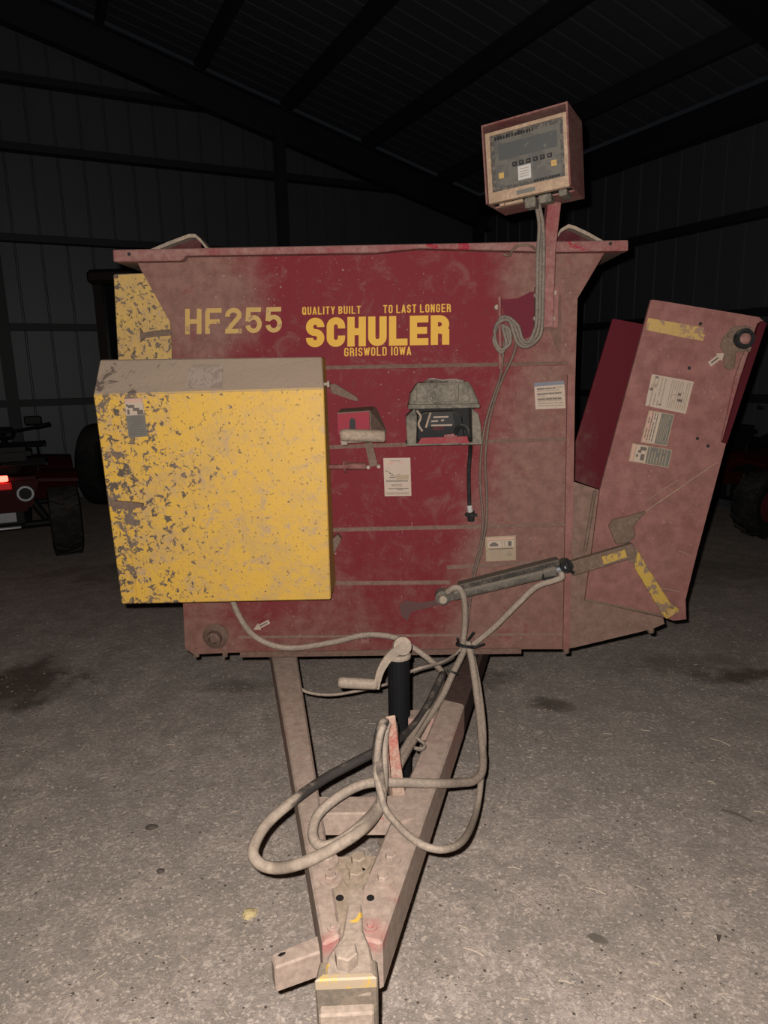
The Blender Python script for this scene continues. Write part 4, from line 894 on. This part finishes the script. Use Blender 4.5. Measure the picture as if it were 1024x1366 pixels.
def copy_tree(o, parent=None):
    c = o.copy(); COL.objects.link(c); c.parent = parent
    for ch_ in [x for x in bpy.data.objects if x.parent == o]: copy_tree(ch_, c)
    return c
atv2 = copy_tree(atv); atv2['label'] = 'dark red quad bike with red wheel standing behind the folded chute'
for o in (atv, atv2): o['group'] = 'quad bikes parked behind the feed mixer'
a1 = math.radians(28); off = Matrix.Rotation(a1, 3, 'Z') @ V((.46, -.62, 0)); g = P(86, 742, Z=0) + V((0, .1, 0)); atv.location = g-off; atv.rotation_euler = (0, 0, a1)
a2 = math.radians(-68); off = Matrix.Rotation(a2, 3, 'Z') @ V((.46, -.62, 0)); g = P(1012, 722, Z=0) + V((.1, .15, 0)); atv2.location = g-off; atv2.rotation_euler = (0, 0, a2)
# no emission on the second bike's lamp
for o in list(bpy.data.objects):
    q = o
    while q.parent: q = q.parent
    if q == atv2 and o.name.split('.')[0] in ('tail_lamp', 'tail_lens'):
        o.data = o.data.copy(); o.data.materials[0] = m_atvred
        if 'label' in o: o['label'] = 'unlit red tail lamp'

# ------------------------------------------------------------------ dark tractor beside the back wall
g = P(118, 676, Z=0)
tr = thing('tractor', 'dark brown cab tractor half hidden behind the yellow guard', 'tractor', g+V((.9, .3, 0)))
def tp_(x, y, z): return g + V((.15+x, .2+y, z))
for (x, y, R, wd) in ((-.0, 0, .52, .3), (1.5, 0, .52, .3), (.12, 1.1, .34, .22), (1.38, 1.1, .34, .22)):
    b = MB(); b.lathe([(R*.5,-wd*.4),(R*.85,-wd*.5),(R*.97,-wd*.4),(R,-wd*.2),(R,wd*.2),(R*.97,wd*.4),(R*.85,wd*.5),(R*.5,wd*.4)], tp_(x, y, R), (1,0,0), 30); ty = b.build('tyre', m_tyre, tr, smooth=True)
    MB().lathe([(0,-.06),(R*.52,-.1),(R*.52,.1),(0,.06)], tp_(x, y, R), (1,0,0), 20, close=False).build('wheel_rim', m_tractor, ty)
b = MB(); b.box(tp_(.75,.2,.85), (.9,1.9,.7)); b.build('chassis', m_tractor, tr, bevel=.05)
b = MB(); b.box(tp_(.75,1.2,1.2), (.6,1.0,.5)); b.build('hood', m_tractor, tr, bevel=.08, seg=2)
for x in (.42, 1.32):
    for y in (-.55, .45): MB().box(tp_(x,y,1.9), (.1,.1,1.5)).build('cab_pillar', m_tractor, tr)
b = MB(); b.box(tp_(.87,-.05,2.72), (1.08,1.25,.16)); b.build('cab_roof', m_tractor, tr, bevel=.04)
for c, sz in (((.87,-.55,1.95),(.8,.02,1.36)), ((.87,.45,1.95),(.8,.02,1.36)), ((.42,-.05,1.95),(.02,.9,1.36)), ((1.32,-.05,1.95),(.02,.9,1.36))):
    MB().box(tp_(*c), sz).build('cab_window', m_glassdark, tr)

# ------------------------------------------------------------------ litter on the floor
def lump(name, label, cat, p, sx, sy, sz, mt, seed, n=9, m=5):
    random.seed(seed); b = MB(); vs = []; 
    for j in range(m):
        ph = math.pi*(.02+.5*j/(m-1))
        for k in range(n):
            a = 2*math.pi*k/n; r = 1+random.uniform(-.18,.18)
            vs.append(p+V((math.cos(a)*math.cos(ph)*sx*r if False else math.cos(a)*math.sin(math.pi/2-ph+.02)*sx*r, math.sin(a)*math.sin(math.pi/2-ph+.02)*sy*r, math.sin(ph)*sz)))
    fs = [(j*n+k, j*n+(k+1) % n, (j+1)*n+(k+1) % n, (j+1)*n+k) for j in range(m-1) for k in range(n)]+[tuple((m-1)*n+k for k in range(n)), tuple(range(n-1,-1,-1))]
    b.add(vs, fs); return tag(b.build(name, mt, None), label, cat)
m_stone = worn('yellowish_stone', (.46,.36,.18), (.28,.2,.11), .55, 60)
m_clod = flat('dark_clod', (.07,.055,.045))
lump('stone', 'yellowish stone lying on the floor left of the hitch', 'stone', P(333,1220,Z=0), .026, .022, .016, m_stone, 1)
lump('dirt_clod', 'dark dirt clod on the floor left of the big hose loop', 'clod', P(202,1104,Z=0), .022, .016, .012, m_clod, 2)
lump('dirt_clod', 'small dark clod on the floor nearest the hose loop', 'clod', P(214,1163,Z=0), .015, .012, .010, m_clod, 3)
lump('dirt_clod', 'dark clod in front of the oil stain at left', 'clod', P(79,901,Z=0), .03, .025, .02, m_clod, 4)
random.seed(9)
lf = [(782,1248),(790,1244),(800,1247),(808,1250),(812,1257),(802,1258),(793,1256)]
b = MB(); b.prism([P(x,y,Z=.004+random.random()*.008) for x,y in lf], (0,0,-.003)); tag(b.build('dead_leaf', flat('dry_leaf', (.13,.11,.09)), None), 'dark dried leaf on the floor at lower right', 'leaf')
lf = [(955,1246),(962,1247),(959,1256),(957,1255)]
b = MB(); b.prism([P(x,y,Z=.004+random.random()*.008) for x,y in lf], (0,0,-.003)); tag(b.build('dead_leaf', m_clod, None), 'tiny black leaf scrap on the floor at far lower right', 'leaf')
for i, (x0,y0,x1,y1,lb) in enumerate([(962,1080,1003,1096,'long dark twig on the floor at the right edge'),(774,1197,807,1192,'pale straw on the floor right of the drawbar')][:1]):
    b = MB(); b.tube(catmull([P(x0,y0,Z=.004),P((x0+x1)/2,(y0+y1)/2-2,Z=.008),P(x1,y1,Z=.004)],5), .004, 6); tag(b.build('twig', m_clod, None), lb, 'twig')
# straw pieces
m_straw = flat('pale_straw', (.42,.34,.26))
b = MB(); random.seed(21)
def rnd_floor():
    x = random.uniform(-20, 1044); y = 820+560*random.random()**.8; return P(x, y, Z=0)
for k in range(120):
    p = rnd_floor(); a = random.uniform(0, math.pi); L = random.uniform(.010,.04); d = V((math.cos(a), math.sin(a), random.uniform(-.05,.05)))
    b.bar(p+V((0,0,.004))-d*L/2, p+V((0,0,.004))+d*L/2, .0022, .002)
for (x0,y0,x1,y1) in [(947,985,974,995),(944,1042,954,1046),(677,1157,695,1160),(781,1184,808,1193),(618,1264,645,1275),(868,1328,896,1343),(744,1308,762,1312)]:
    b.tube(catmull([P(x0,y0,Z=.004),P((x0+x1)/2,(y0+y1)/2-1.5,Z=.007),P(x1,y1,Z=.004)],4), .0016, 5)
tag(b.build('straw_litter', m_straw, None), 'loose bits of pale straw scattered over the dusty floor', 'straw', kind='stuff')
def chips(name, label, cat, mt, n, lo, hi, seed):
    random.seed(seed); b = MB()
    for k in range(n):
        p = rnd_floor(); r = random.uniform(lo, hi); a0 = random.random()*6; s = random.uniform(.4, 1)
        tp = [p+V((math.cos(a0+i*1.5708)*r*random.uniform(.6,1), math.sin(a0+i*1.5708)*r*s*random.uniform(.6,1), r*random.uniform(.1,.35))) for i in range(4)]
        bt = [V((q.x*1.0, q.y, -.001)) for q in tp]
        b.hexa(bt+tp)
    tag(b.build(name, mt, None), label, cat, kind='stuff')
chips('wood_chips', 'pale flakes and gravel chips bedded in the dirt floor', 'gravel', worn('pale_chip', (.42,.345,.29), (.30,.245,.20), .5, 20), 4200, .002, .008, 31)
chips('dark_gravel', 'dark gravel bits strewn over the dirt floor', 'gravel', m_clod, 650, .002, .007, 33)
